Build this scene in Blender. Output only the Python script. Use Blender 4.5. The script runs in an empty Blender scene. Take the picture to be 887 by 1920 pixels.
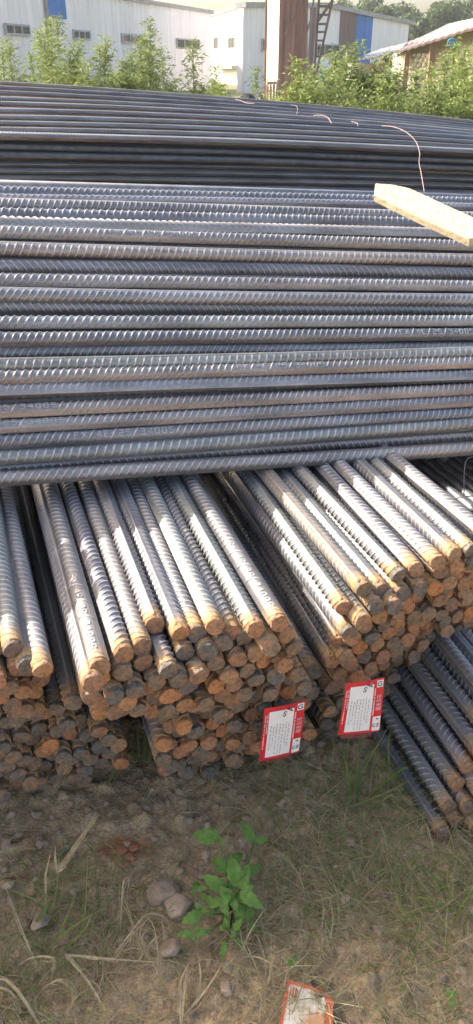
import bpy, math, random
import numpy as np
from mathutils import Vector, Quaternion, Matrix, noise as mnoise

random.seed(7)
np.random.seed(7)
S = bpy.context.scene
COL = S.collection
PI = math.pi

# ------------------------------------------------------------------ camera
F_PX, CX, CY = 1423.0, 443.5, 960.0
CAM_H = 1.065
PITCH = math.radians(30.4)
cam = bpy.data.cameras.new("camera")
cam.sensor_fit = 'VERTICAL'
cam.sensor_height = 24.0
cam.lens = 24.0 * F_PX / 1920.0
cam.clip_start = 0.02
cam.clip_end = 3000
camo = bpy.data.objects.new("camera", cam)
COL.objects.link(camo)
camo.location = (0, 0, CAM_H)
camo.rotation_euler = (PI / 2 - PITCH, 0, 0)
S.camera = camo

# ------------------------------------------------------------------ light
SUN_AZ = math.radians(64)     # to the left of straight ahead
SUN_EL = math.radians(35.5)
SUN_DIR = Vector((-math.sin(SUN_AZ) * math.cos(SUN_EL), math.cos(SUN_AZ) * math.cos(SUN_EL), math.sin(SUN_EL)))
W = bpy.data.worlds.new("World")
S.world = W
W.use_nodes = True
nt = W.node_tree
bg = nt.nodes["Background"]
sky = nt.nodes.new("ShaderNodeTexSky")
sky.sky_type = 'NISHITA'
sky.sun_disc = False
sky.sun_elevation = SUN_EL
sky.sun_rotation = -SUN_AZ
sky.air_density = 1.0
sky.dust_density = 5.5
sky.ozone_density = 0.0
nt.links.new(sky.outputs[0], bg.inputs[0])
bg.inputs[1].default_value = 0.15
sl = bpy.data.lights.new("sun", 'SUN')
sl.energy = 3.8
sl.angle = math.radians(0.5)
sl.color = (1.0, 0.95, 0.86)
so = bpy.data.objects.new("sun", sl)
COL.objects.link(so)
so.rotation_euler = SUN_DIR.to_track_quat('Z', 'Y').to_euler()
S.view_settings.view_transform = 'Standard'
S.view_settings.look = 'None'
S.view_settings.exposure = 1.58
S.view_settings.gamma = 1.0
S.cycles.max_bounces = 6
S.cycles.transparent_max_bounces = 8

# ------------------------------------------------------------------ projection helpers
C0 = Vector((0, 0, CAM_H))
FW = Vector((0, math.cos(PITCH), -math.sin(PITCH)))
UP = Vector((0, math.sin(PITCH), math.cos(PITCH)))
RT = Vector((1, 0, 0))

def ray(px, py):
    return RT * ((px - CX) / F_PX) + UP * ((CY - py) / F_PX) + FW
def at_depth(px, py, d):
    return C0 + ray(px, py) * d
def at_z(px, py, z):
    r = ray(px, py)
    return C0 + r * ((z - CAM_H) / r.z)
def at_y(px, py, Y):
    r = ray(px, py)
    return C0 + r * (Y / r.y)
def at_plane(px, py, p, n):
    r = ray(px, py)
    return C0 + r * ((p - C0).dot(n) / r.dot(n))
def proj(p):
    v = p - C0
    d = v.dot(FW)
    return CX + F_PX * v.dot(RT) / d, CY - F_PX * v.dot(UP) / d, d
def in_poly(x, y, poly):
    c = False
    n = len(poly)
    for i in range(n):
        x1, y1 = poly[i]
        x2, y2 = poly[(i + 1) % n]
        if (y1 > y) != (y2 > y) and x < (x2 - x1) * (y - y1) / (y2 - y1) + x1:
            c = not c
    return c

# ------------------------------------------------------------------ object helpers
def tag(o, label=None, cat=None, group=None, kind=None):
    if label: o['label'] = label
    if cat: o['category'] = cat
    if group: o['group'] = group
    if kind: o['kind'] = kind
    return o

def empty(name, loc, label, cat, group=None):
    o = bpy.data.objects.new(name, None)
    o.empty_display_size = 0.05
    COL.objects.link(o)
    o.location = loc
    return tag(o, label, cat, group)

def wloc(o):
    l = Vector(o.location)
    while o.parent:
        o = o.parent
        l = l + Vector(o.location)
    return l

class MB:
    def __init__(self):
        self.v, self.f, self.m = [], [], []
    def add(self, verts, faces, mi=0):
        b = len(self.v)
        self.v += [tuple(p) for p in verts]
        self.f += [tuple(b + i for i in f) for f in faces]
        self.m += [mi] * len(faces)
        return b
    def box(self, lo, hi, mi=0):
        x0, y0, z0 = lo
        x1, y1, z1 = hi
        self.hexa([(x0, y0, z0), (x1, y0, z0), (x1, y1, z0), (x0, y1, z0),
                   (x0, y0, z1), (x1, y0, z1), (x1, y1, z1), (x0, y1, z1)], mi)
    def hexa(self, p, mi=0):
        self.add(p, [(3, 2, 1, 0), (4, 5, 6, 7), (0, 1, 5, 4), (1, 2, 6, 5), (2, 3, 7, 6), (3, 0, 4, 7)], mi)
    def bar(self, a, b, w, h, up=Vector((0, 0, 1)), mi=0):
        a, b = Vector(a), Vector(b)
        d = (b - a).normalized()
        s = d.cross(up)
        if s.length < 1e-4: s = d.cross(Vector((0, 1, 0)))
        s.normalize()
        u = s.cross(d)
        s, u = s * (w / 2), u * (h / 2)
        self.hexa([a - s - u, b - s - u, b + s - u, a + s - u, a - s + u, b - s + u, b + s + u, a + s + u][0:4] +
                  [a - s + u, b - s + u, b + s + u, a + s + u], mi)
    def tube(self, pts, r, n=6, mi=0, caps=True):
        pts = [Vector(p) for p in pts]
        rr = r if isinstance(r, (list, tuple)) else [r] * len(pts)
        base = len(self.v)
        prev = None
        for i, p in enumerate(pts):
            d = (pts[min(i + 1, len(pts) - 1)] - pts[max(i - 1, 0)])
            d = d.normalized() if d.length > 1e-9 else Vector((0, 0, 1))
            if prev is None:
                s = d.cross(Vector((0, 0, 1)))
                if s.length < 1e-3: s = d.cross(Vector((0, 1, 0)))
            else:
                s = prev - d * prev.dot(d)
                if s.length < 1e-6: s = d.cross(Vector((0, 0, 1)))
            s.normalize()
            prev = s
            u = d.cross(s)
            for k in range(n):
                a = 2 * PI * k / n
                self.v.append(tuple(p + s * (rr[i] * math.cos(a)) + u * (rr[i] * math.sin(a))))
        for i in range(len(pts) - 1):
            for k in range(n):
                k2 = (k + 1) % n
                self.f.append((base + i * n + k, base + i * n + k2, base + (i + 1) * n + k2, base + (i + 1) * n + k))
                self.m.append(mi)
        if caps:
            self.f.append(tuple(base + k for k in reversed(range(n))))
            self.f.append(tuple(base + (len(pts) - 1) * n + k for k in range(n)))
            self.m += [mi, mi]
    def build(self, name, mats, parent=None, origin=None, smooth=False):
        if not isinstance(mats, (list, tuple)): mats = [mats]
        if parent is not None:
            org = wloc(parent)
            loc = Vector((0, 0, 0))
        else:
            if origin is None:
                a = np.array(self.v)
                lo, hi = a.min(0), a.max(0)
                origin = ((lo[0] + hi[0]) / 2, (lo[1] + hi[1]) / 2, lo[2])
            org = Vector(origin)
            loc = org
        me = bpy.data.meshes.new(name)
        me.from_pydata([(x - org.x, y - org.y, z - org.z) for x, y, z in self.v], [], self.f)
        for m in mats: me.materials.append(m)
        if len(mats) > 1: me.polygons.foreach_set('material_index', self.m)
        if smooth: me.polygons.foreach_set('use_smooth', [True] * len(me.polygons))
        me.update()
        o = bpy.data.objects.new(name, me)
        COL.objects.link(o)
        o.location = loc
        if parent is not None: o.parent = parent
        return o

def np_mesh(name, verts, quads, mats, smooth=True, ngons=()):
    me = bpy.data.meshes.new(name)
    verts = np.asarray(verts, dtype=np.float32)
    quads = np.asarray(quads, dtype=np.int32)
    loops = quads.reshape(-1)
    nq = len(quads)
    starts = np.arange(nq, dtype=np.int32) * 4
    tot = np.full(nq, 4, dtype=np.int32)
    for g in ngons:
        starts = np.append(starts, len(loops)).astype(np.int32)
        tot = np.append(tot, len(g)).astype(np.int32)
        loops = np.append(loops, g).astype(np.int32)
    me.vertices.add(len(verts))
    me.vertices.foreach_set('co', verts.reshape(-1))
    me.loops.add(len(loops))
    me.loops.foreach_set('vertex_index', loops)
    me.polygons.add(len(starts))
    me.polygons.foreach_set('loop_start', starts)
    me.polygons.foreach_set('loop_total', tot)
    sm = np.full(len(starts), smooth)
    if ngons: sm[nq:] = False
    me.polygons.foreach_set('use_smooth', sm)
    for m in mats: me.materials.append(m)
    me.update(calc_edges=True)
    me.validate()
    return me

# ------------------------------------------------------------------ materials
class NT:
    def __init__(self, name):
        self.mat = bpy.data.materials.new(name)
        self.mat.use_nodes = True
        self.t = self.mat.node_tree
        self.b = self.t.nodes["Principled BSDF"]
        self.out = self.t.nodes["Material Output"]
    def n(self, typ, **kw):
        nd = self.t.nodes.new(typ)
        for k, v in kw.items():
            if k.startswith('i_'): nd.inputs[int(k[2:])].default_value = v
            else: setattr(nd, k, v)
        return nd
    def l(self, a, b): self.t.links.new(a, b)
    def coord(self, kind='Object', scale=None):
        tc = self.n('ShaderNodeTexCoord')
        o = tc.outputs[kind]
        if scale:
            mp = self.n('ShaderNodeMapping')
            mp.inputs['Scale'].default_value = scale
            self.l(o, mp.inputs[0])
            o = mp.outputs[0]
        return o
    def noise(self, vec, scale, detail=3, rough=0.55):
        nd = self.n('ShaderNodeTexNoise')
        nd.inputs['Scale'].default_value = scale
        nd.inputs['Detail'].default_value = detail
        nd.inputs['Roughness'].default_value = rough
        self.l(vec, nd.inputs['Vector'])
        return nd.outputs['Fac']
    def ramp(self, fac, stops):
        r = self.n('ShaderNodeValToRGB')
        e = r.color_ramp.elements
        while len(e) < len(stops): e.new(0.5)
        for el, (p, c) in zip(e, stops):
            el.position = p
            el.color = (c, c, c, 1) if isinstance(c, (int, float)) else (*c, 1)
        self.l(fac, r.inputs[0])
        return r.outputs[0]
    def mix(self, fac, a, b, blend='MIX'):
        m = self.n('ShaderNodeMix', data_type='RGBA', blend_type=blend)
        if isinstance(fac, (int, float)): m.inputs[0].default_value = fac
        else: self.l(fac, m.inputs[0])
        for s, x in ((6, a), (7, b)):
            if isinstance(x, (tuple, list)): m.inputs[s].default_value = (*x, 1)
            else: self.l(x, m.inputs[s])
        return m.outputs[2]
    def math(self, op, a, b=None, c=None):
        m = self.n('ShaderNodeMath', operation=op)
        for i, x in enumerate((a, b, c)):
            if x is None: continue
            if isinstance(x, (int, float)): m.inputs[i].default_value = x
            else: self.l(x, m.inputs[i])
        return m.outputs[0]
    def maprange(self, v, a, b, c=0.0, d=1.0):
        m = self.n('ShaderNodeMapRange')
        m.inputs[1].default_value, m.inputs[2].default_value = a, b
        m.inputs[3].default_value, m.inputs[4].default_value = c, d
        self.l(v, m.inputs[0])
        return m.outputs[0]
    def bump(self, h, strength=0.3, dist=0.001):
        b = self.n('ShaderNodeBump')
        b.inputs['Strength'].default_value = strength
        b.inputs['Distance'].default_value = dist
        self.l(h, b.inputs['Height'])
        self.l(b.outputs[0], self.b.inputs['Normal'])
    def set(self, **kw):
        names = dict(color='Base Color', rough='Roughness', metal='Metallic', spec='Specular IOR Level')
        for k, v in kw.items():
            i = self.b.inputs[names[k]]
            if isinstance(v, (int, float)): i.default_value = v
            elif isinstance(v, (tuple, list)): i.default_value = (*v, 1)
            else: self.l(v, i)
        return self.mat

def simple(name, c, rough=0.7, metal=0.0, var=0.25, scale=6.0, spec=0.4, bump=0.0, aniso=(1, 1, 1), rnd=0.0):
    t = NT(name)
    v = t.coord('Object', aniso)
    f = t.noise(v, scale, 4)
    dk = tuple(x * (1 - var) for x in c)
    lt = tuple(min(1, x * (1 + var)) for x in c)
    col = t.ramp(f, [(0.3, dk), (0.7, lt)])
    if rnd:
        oi = t.n('ShaderNodeObjectInfo')
        k = t.maprange(oi.outputs['Random'], 0, 1, 1 - rnd, 1 + rnd)
        hs = t.n('ShaderNodeHueSaturation')
        t.l(k, hs.inputs['Value'])
        t.l(col, hs.inputs['Color'])
        col = hs.outputs[0]
    if bump: t.bump(f, bump, 0.01)
    return t.set(color=col, rough=rough, metal=metal, spec=spec)

def steel_material(name, end_rust, dark=1.0):
    t = NT(name)
    oi = t.n('ShaderNodeObjectInfo')
    rnd = oi.outputs['Random']
    geo = t.coord('Object')
    off = t.n('ShaderNodeVectorMath', operation='ADD')
    cmb = t.n('ShaderNodeCombineXYZ')
    t.l(t.math('MULTIPLY', rnd, 37.0), cmb.inputs[1])
    t.l(geo, off.inputs[0]); t.l(cmb.outputs[0], off.inputs[1])
    v = off.outputs[0]
    mp = t.n('ShaderNodeMapping'); mp.inputs['Scale'].default_value = (40, 6, 40)
    t.l(v, mp.inputs[0])
    big = t.noise(mp.outputs[0], 1.0, 4)
    mp2 = t.n('ShaderNodeMapping'); mp2.inputs['Scale'].default_value = (300, 120, 300)
    t.l(v, mp2.inputs[0])
    fine = t.noise(mp2.outputs[0], 1.0, 3, 0.65)
    base = t.ramp(rnd, [(0.0, (0.235, 0.24, 0.25)), (0.14, (0.32, 0.285, 0.265)), (0.28, (0.165, 0.17, 0.185)), (0.42, (0.30, 0.27, 0.285)),
                        (0.56, (0.24, 0.255, 0.245)), (0.7, (0.34, 0.285, 0.24)), (0.85, (0.19, 0.19, 0.21)), (1.0, (0.28, 0.265, 0.27))])
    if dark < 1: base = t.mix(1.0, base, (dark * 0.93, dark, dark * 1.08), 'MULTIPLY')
    vari = t.ramp(big, [(0.3, 0.68), (0.7, 1.4)] if not end_rust else [(0.3, 0.60), (0.7, 0.98)])
    col = t.mix(1.0, base, vari, 'MULTIPLY')
    fv = t.ramp(fine, [(0.25, 0.6), (0.75, 1.15)])
    col = t.mix(0.8, col, fv, 'MULTIPLY')
    mp4 = t.n('ShaderNodeMapping'); mp4.inputs['Scale'].default_value = (25, 2.2, 25)
    t.l(v, mp4.inputs[0])
    dust = t.noise(mp4.outputs[0], 1.0, 5, 0.65)
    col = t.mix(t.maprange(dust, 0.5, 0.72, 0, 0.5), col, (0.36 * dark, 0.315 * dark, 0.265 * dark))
    # thin film of brown rust in patches
    mp3 = t.n('ShaderNodeMapping'); mp3.inputs['Scale'].default_value = (60, 9, 60)
    t.l(v, mp3.inputs[0])
    rp = t.noise(mp3.outputs[0], 1.3, 5, 0.7)
    thr = t.math('ADD', rp, t.maprange(rnd, 0, 1, -0.08, 0.06))
    rf = t.maprange(thr, 0.62, 0.80, 0.0, 0.40)
    col = t.mix(rf, col, (0.17, 0.095, 0.05))
    at = t.n('ShaderNodeAttribute', attribute_name='crest')
    col = t.mix(t.math('MULTIPLY', t.maprange(at.outputs['Fac'], 0.45, 0.95, 0, 0.75), t.maprange(big, 0.3, 0.6, 0.35, 1.0)), col, (0.56, 0.54, 0.52))
    metal = 0.3 if end_rust else 0.5
    rough = t.maprange(fine, 0.2, 0.8, 0.42, 0.62) if end_rust else t.maprange(fine, 0.2, 0.8, 0.28, 0.5)
    if end_rust:
        sx = t.n('ShaderNodeSeparateXYZ'); t.l(geo, sx.inputs[0])
        w = t.math('ADD', sx.outputs[1], t.math('MULTIPLY', t.math('SUBTRACT', rp, 0.5), 0.09))
        ef = t.maprange(w, 0.010, 0.042, 1.0, 0.0)
        rust = t.ramp(fine, [(0.3, (0.27, 0.15, 0.06)), (0.7, (0.42, 0.27, 0.13))])
        col = t.mix(ef, col, rust)
        metal = t.maprange(ef, 0, 1, 0.3, 0.0)
        rough = t.mix(ef, rough, (0.85, 0.85, 0.85))
    t.bump(fine, 0.25, 0.0006)
    return t.set(color=col, rough=rough, metal=metal)

M_CROSS = steel_material("mill_scale_steel", False)
M_BAR = steel_material("mill_scale_steel_rusty_end", True)
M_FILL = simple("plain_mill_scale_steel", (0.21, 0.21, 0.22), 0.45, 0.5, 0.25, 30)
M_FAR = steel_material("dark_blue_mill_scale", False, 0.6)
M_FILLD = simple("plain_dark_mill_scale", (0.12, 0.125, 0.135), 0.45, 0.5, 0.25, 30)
M_WORN = simple("worn_raised_steel", (0.40, 0.385, 0.375), 0.35, 0.55, 0.2, 90)

def end_material(name, cols):
    t = NT(name)
    oi = t.n('ShaderNodeObjectInfo')
    v = t.coord('Object')
    f = t.noise(v, 130, 5, 0.7)
    n = len(cols)
    base = t.ramp(oi.outputs['Random'], [(i / (n - 1), c) for i, c in enumerate(cols)])
    vv = t.ramp(f, [(0.3, 0.38), (0.5, 1.1), (0.75, 1.65)])
    col = t.mix(1.0, base, vv, 'MULTIPLY')
    blot = t.noise(v, 45, 2)
    col = t.mix(t.maprange(blot, 0.54, 0.72, 0, 0.45), col, (0.34, 0.14, 0.05))
    t.bump(f, 0.5, 0.0015)
    return t.set(color=col, rough=0.85, spec=0.25)
M_END = end_material("rusty_cut_end", [(0.27, 0.155, 0.08), (0.20, 0.125, 0.08), (0.17, 0.13, 0.095), (0.40, 0.18, 0.07), (0.13, 0.11, 0.09), (0.26, 0.175, 0.105), (0.31, 0.16, 0.085), (0.18, 0.12, 0.085)])
M_ENDG = end_material("dull_grey_cut_end", [(0.115, 0.105, 0.095), (0.15, 0.12, 0.09), (0.10, 0.105, 0.095), (0.17, 0.125, 0.085), (0.125, 0.115, 0.095)])

# ------------------------------------------------------------------ rebar meshes
def theta_list(n_half):
    h = [4, 12] + list(np.linspace(12, 168, n_half + 2)[1:-1]) + [168, 176]
    th = [math.radians(a) for a in h] + [math.radians(a + 180) for a in h]
    return np.array(th)

def bar_mesh(name, L, y0=0.0, pitch=0.0125, R=0.0121, h=0.0023, n_half=7, skew=0.55, phase=0.0, sup=None, clip=None, lite=False, mat=None, bend=None, keep=None):
    th = theta_list(n_half)
    nt_ = len(th)
    half = (th < PI)
    o = np.where(half, th - PI / 2, 1.5 * PI - th) * skew * R
    s = np.abs(np.sin(th))
    cres = np.clip((s - 0.2) / 0.8, 0, 1) ** 0.6
    lrib = np.where(s < 0.1, 0.0016, 0.0)
    prof = [(0.0, 0.0), (0.04, 0.0), (0.16, 0.95), (0.25, 1.0), (0.37, 0.0), (0.42, 0.0)] if not lite else [(0.0, 0.0), (0.2, 1.0), (0.45, 0.0)]
    k = int(L / pitch)
    ys, pr = [y0 - 0.02], [0.0]
    for i in range(k):
        for a, b in prof:
            ys.append(y0 + phase * pitch + (i + a) * pitch); pr.append(b)
    ys.append(y0 + L + 0.02); pr.append(0.0)
    ys, pr = np.array(ys), np.array(pr)
    yy = ys[:, None] + o[None, :]
    hh = pr[:, None] * cres[None, :] * h
    if sup is not None:
        a, b = sup
        m = (yy > a) & (yy < b) & half[None, :]
        if keep:
            for (c, d) in keep: m &= ~((ys[:, None] > c) & (ys[:, None] < d))
        hh = np.where(m, 0.0, hh)
    r = R + lrib[None, :] + hh
    yy = np.clip(yy, (clip if clip is not None else y0), y0 + L)
    X, Z = r * np.cos(th)[None, :], r * np.sin(th)[None, :]
    V = np.stack([X, yy, Z], axis=-1).reshape(-1, 3)
    if bend is not None:
        # bend: (mid-plane droop function of y) adds to z and x
        dz, dx = bend(V[:, 1])
        V[:, 2] += dz
        V[:, 0] += dx
    crest = np.clip(np.broadcast_to(hh / h, r.shape) + (lrib > 0)[None, :] * 0.6, 0, 1).reshape(-1).astype(np.float32)
    nr = len(ys)
    i = np.arange(nr - 1)[:, None] * nt_
    j = np.arange(nt_)[None, :]
    j2 = (j + 1) % nt_
    Q = np.stack([i + j, i + nt_ + j, i + nt_ + j2, i + j2], axis=-1).reshape(-1, 4)
    ng = [np.arange(nt_), np.arange(nt_)[::-1] + (nr - 1) * nt_]
    me = np_mesh(name, V, Q, [mat], True, ng)
    me.attributes.new('crest', 'FLOAT', 'POINT').data.foreach_set('value', crest)
    return me

def end_mesh(name, mat, rs):
    """rough cut bar end: y from 0 (face) to 9 mm"""
    n = 16
    mb = MB()
    flat = rs.uniform(0, 2 * PI)
    nside = rs.choice((5, 6, 6, 4, 2))
    sq = rs.uniform(0.0, 0.13)
    tiltx, tiltz = rs.uniform(-0.18, 0.18), rs.uniform(-0.22, 0.10)
    def rad(a, r): return r * (1 + sq * math.cos(nside * (a - flat)) * 0.45 + rs.uniform(-0.045, 0.045))
    rings = []
    for y, r, front in ((0.0085, 0.0124, 0), (0.0016, 0.0130, 0), (-0.0004, 0.0124, 1), (-0.0010, 0.0070, 1)):
        ring = []
        for k in range(n):
            a = 2 * PI * k / n
            q = rad(a, r)
            x, z = q * math.cos(a), q * math.sin(a)
            yy = y + (x * tiltx + z * tiltz if front or y < 0.005 else 0) + (rs.uniform(-0.0007, 0.0007) if front else 0)
            ring.append((x, yy, z))
        rings.append(ring)
    vs = [p for r in rings for p in r] + [(0, -0.0004 + rs.uniform(-0.001, 0.0005), 0)]
    fs = []
    for i in range(3):
        for k in range(n):
            k2 = (k + 1) % n
            fs.append((i * n + k, i * n + k2, (i + 1) * n + k2, (i + 1) * n + k))
    for k in range(n): fs.append((3 * n + k, 3 * n + (k + 1) % n, 4 * n))
    fs.append(tuple(reversed(range(n))))
    me = bpy.data.meshes.new(name)
    me.from_pydata(vs, [], fs)
    me.materials.append(mat)
    me.update()
    return me

# stroke letters for the rolled marking, on a 1 x 1 cell
GLYPH = {
    'E': [[(0.85, 1), (0.1, 1), (0.1, 0), (0.85, 0)], [(0.1, 0.5), (0.7, 0.5)]],
    'F': [[(0.85, 1), (0.1, 1), (0.1, 0)], [(0.1, 0.5), (0.7, 0.5)]],
    'X': [[(0.1, 0), (0.9, 1)], [(0.1, 1), (0.9, 0)]],
    '4': [[(0.75, 0), (0.75, 1), (0.1, 0.3), (0.95, 0.3)]],
    '2': [[(0.1, 1), (0.85, 1), (0.85, 0.5), (0.1, 0.5), (0.1, 0), (0.85, 0)]],
    '5': [[(0.85, 1), (0.1, 1), (0.1, 0.5), (0.85, 0.5), (0.85, 0), (0.1, 0)]],
    'S': [[(0.9, 1), (0.1, 1), (0.1, 0.52), (0.9, 0.48), (0.9, 0), (0.1, 0)]],
    '3': [[(0.1, 1), (0.85, 1), (0.85, 0), (0.1, 0)], [(0.25, 0.5), (0.85, 0.5)]],
    '0': [[(0.12, 0), (0.12, 1), (0.85, 1), (0.85, 0), (0.12, 0)]],
    'C': [[(0.85, 1), (0.1, 1), (0.1, 0), (0.85, 0)]],
}
def marking(name, text, y_start, parent, mat, pitch=0.0125, tc=PI / 2, hgt=0.0098, R=0.0121, along=1):
    """raised letters wrapped on the bar; text runs along +y, letter tops towards larger theta"""
    mb = MB()
    R2 = R + 0.0010
    w = 0.0017
    def P(y, t, r): return (r * math.cos(t), y, r * math.sin(t))
    for i, ch in enumerate(text):
        if ch not in GLYPH: continue
        for pl in GLYPH[ch]:
            for (x0, z0), (x1, z1) in zip(pl[:-1], pl[1:]):
                def cv(x, z):
                    y = y_start + along * (i + 0.08 + x * 0.72) * pitch
                    return y, tc + along * (z - 0.5) * hgt / R
                n = 3
                for k in range(n):
                    a, b = k / n, (k + 1) / n
                    ya, ta = cv(x0 + (x1 - x0) * a, z0 + (z1 - z0) * a)
                    yb, tb = cv(x0 + (x1 - x0) * b, z0 + (z1 - z0) * b)
                    d = Vector((yb - ya, (tb - ta) * R, 0))
                    if d.length < 1e-9: continue
                    s = Vector((-d.y, d.x, 0)).normalized() * (w / 2)
                    sy, st = s.x, s.y / R
                    p = [P(ya - sy * 1.5, ta - st * 1.5, R - 0.0006), P(yb - sy * 1.5, tb - st * 1.5, R - 0.0006), P(yb + sy * 1.5, tb + st * 1.5, R - 0.0006), P(ya + sy * 1.5, ta + st * 1.5, R - 0.0006),
                         P(ya - sy, ta - st, R2), P(yb - sy, tb - st, R2), P(yb + sy, tb + st, R2), P(ya + sy, ta + st, R2)]
                    mb.hexa(p)
    me = bpy.data.meshes.new(name)
    me.from_pydata(mb.v, [], mb.f)
    me.materials.append(mat)
    me.update()
    o = bpy.data.objects.new(name, me)
    COL.objects.link(o)
    o.parent = parent
    return o

def place(o, p, d, roll):
    q = d.normalized().to_track_quat('Y', 'Z') @ Quaternion((0, 1, 0), roll)
    o.rotation_mode = 'QUATERNION'
    o.rotation_quaternion = q
    o.location = p

N_BARS = [0]
# ------------------------------------------------------------------ ground
def ground_h(x, y):
    n = mnoise.noise
    h = 0.010 * n(Vector((x * 3.1, y * 3.1, 0.3))) + 0.008 * n(Vector((x * 9, y * 9, 4.2)))
    h += 0.008 * abs(n(Vector((x * 26, y * 26, 9.1)))) + 0.0042 * n(Vector((x * 60, y * 60, 2.7)))
    c = n(Vector((x * 38, y * 38, 7.7)))
    if c > 0.18: h += (c - 0.18) * 0.03
    return h - 0.006
def axis(lo, hi, step, far_lo, far_hi):
    a = list(np.arange(lo, hi + 1e-6, step))
    s = step
    while a[-1] < far_hi:
        s *= 1.35; a.append(a[-1] + s)
    s = step
    while a[0] > far_lo:
        s *= 1.35; a.insert(0, a[0] - s)
    return np.array(a)
def make_ground():
    xs = axis(-0.62, 0.62, 0.0055, -900, 900)
    ys = axis(0.36, 1.12, 0.0055, -300, 1500)
    nx, ny = len(xs), len(ys)
    V = np.zeros((ny, nx, 3), dtype=np.float32)
    for j, y in enumerate(ys):
        for i, x in enumerate(xs):
            near = abs(x) < 2.5 and -1 < y < 4
            V[j, i] = (x, y, ground_h(x, y) if near else -0.004)
    idx = np.arange(nx * ny).reshape(ny, nx)
    Q = np.stack([idx[:-1, :-1], idx[:-1, 1:], idx[1:, 1:], idx[1:, :-1]], -1).reshape(-1, 4)
    t = NT("dry_soil")
    v = t.coord('Object')
    big = t.noise(v, 2.2, 3)
    mid = t.noise(v, 14, 5, 0.65)
    fine = t.noise(v, 140, 4, 0.7)
    col = t.ramp(mid, [(0.28, (0.31, 0.20, 0.11)), (0.5, (0.48, 0.335, 0.19)), (0.75, (0.63, 0.47, 0.29))])
    col = t.mix(t.maprange(big, 0.4, 0.62, 0, 0.4), col, (0.37, 0.255, 0.16))
    col = t.mix(0.85, col, t.ramp(fine, [(0.25, 0.45), (0.5, 1.0), (0.8, 1.35)]), 'MULTIPLY')
    m45 = t.noise(v, 48, 5, 0.7)
    col = t.mix(0.9, col, t.ramp(m45, [(0.32, 0.5), (0.5, 1.0), (0.7, 1.3)]), 'MULTIPLY')
    # the crumbled red brick stain
    rc = at_z(235, 1588, 0)
    d = t.n('ShaderNodeVectorMath', operation='DISTANCE')
    sc = t.n('ShaderNodeVectorMath', operation='MULTIPLY'); sc.inputs[1].default_value = (1, 1.5, 1)
    t.l(v, sc.inputs[0]); t.l(sc.outputs[0], d.inputs[0])
    d.inputs[1].default_value = (rc.x, rc.y * 1.5, 0)
    df = t.math('ADD', d.outputs['Value'], t.math('MULTIPLY', t.math('SUBTRACT', mid, 0.5), 0.09))
    col = t.mix(t.maprange(df, 0.008, 0.05, 0.85, 0), col, (0.40, 0.14, 0.06))
    # grassland far away
    sx = t.n('ShaderNodeSeparateXYZ'); t.l(v, sx.inputs[0])
    col = t.mix(t.maprange(sx.outputs[1], 4.5, 8, 0, 0.8), col, (0.10, 0.13, 0.045))
    t.bump(t.math('ADD', fine, m45), 0.9, 0.008)
    m = t.set(color=col, rough=0.95, spec=0.15)
    me = np_mesh("ground", V.reshape(-1, 3), Q, [m], True)
    o = bpy.data.objects.new("ground", me)
    COL.objects.link(o)
    tag(o, "dry brown soil yard with clods and a red brick stain", kind='structure')
make_ground()

# ------------------------------------------------------------------ crosswise stack (near)
VPF = 4300.0
def pit(z): return z
D0 = [(340, 1.86), (362, 1.74), (400, 1.62), (447, 1.54), (560, 1.44), (690, 1.37), (870, 1.36), (1000, 1.36)]
def d_of(y):
    for (a, b), (c, d) in zip(D0[:-1], D0[1:]):
        if a <= y <= c: return b + (d - b) * (y - a) / (c - a)
    return D0[-1][1]
MARK = 'FX 4E 25 3400S'
# (yLeft, yRight, roll deg, mark start px or None, description)
NEAR = [
    (359, 382, 10, None, 'topmost on the crest'),
    (375, 393, -25, None, 'pale and ribbed just below the crest bar'),
    (387, 405, 60, None, 'third down from the crest'),
    (401, 424, 20, None, 'with rope-like ribs, fourth down from the crest'),
    (416, 441, 15, None, 'with rope-like ribs just above the topmost lettered bar'),
    (436, 462, 38, 205, 'bearing the topmost raised lettering'),
    (466, 488, 88, None, 'with a bright lengthwise ridge below the topmost lettered bar'),
    (499, 514, 75, None, 'dark and sunken above the pinkish bar'),
    (526, 538, 32, None, 'with a pinkish tinge and slanting bright ribs'),
    (552, 563, 80, None, 'dull, just below the pinkish bar'),
    (575, 583, 65, None, 'dark in the gap above the clean ribbed bar at mid height'),
    (606, 603, 28, None, 'with clean slanting ribs at mid height of the stack'),
    (637, 626, 44, 748, 'lettered only near the right frame edge'),
    (664, 648, 78, None, 'thin-looking, with its ribbed top edge over the dull ridge bar'),
    (685, 661, 92, None, 'dull with a smooth ridge above the middle lettering'),
    (709, 680, 36, 452, 'lettered in the middle below the dull ridge bar'),
    (738, 702, 5, None, 'with bright scalloped ribs below the middle lettering'),
    (772, 730, 30, -95, 'with lettering cut by the left edge, upper of two'),
    (801, 752, 32, -82, 'with lettering cut by the left edge, lower of two'),
    (829, 775, 48, 145, 'in half shade with faint lettering'),
    (857, 794, 60, None, 'second from the bottom edge of the stack'),
    (877, 815, 95, None, 'rusty and recessed between the two lowest bars'),
    (899, 839, 52, None, 'lowest, at the front edge over the dark gap'),
]
NEARL = 3.4
def wavy(a, k, p):
    return lambda y: (a * np.sin(y * k + p), a * 0.7 * np.sin(y * k * 1.3 + p * 2))
near_mesh = [bar_mesh("ribbed_bar_long", NEARL, -NEARL / 2, phase=p, skew=s, pitch=q, h=h, mat=M_CROSS, bend=wavy(0.003, 2.2, p * 9))
             for p, s, q, h in ((0, 0.70, 0.0136, 0.0021), (0.35, 0.55, 0.0125, 0.0018), (0.6, -0.7, 0.0140, 0.0021), (0.1, 0.8, 0.0128, 0.0015), (0.8, 0.45, 0.0142, 0.0022))]
near_pts = []
fill_mb = MB()
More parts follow.
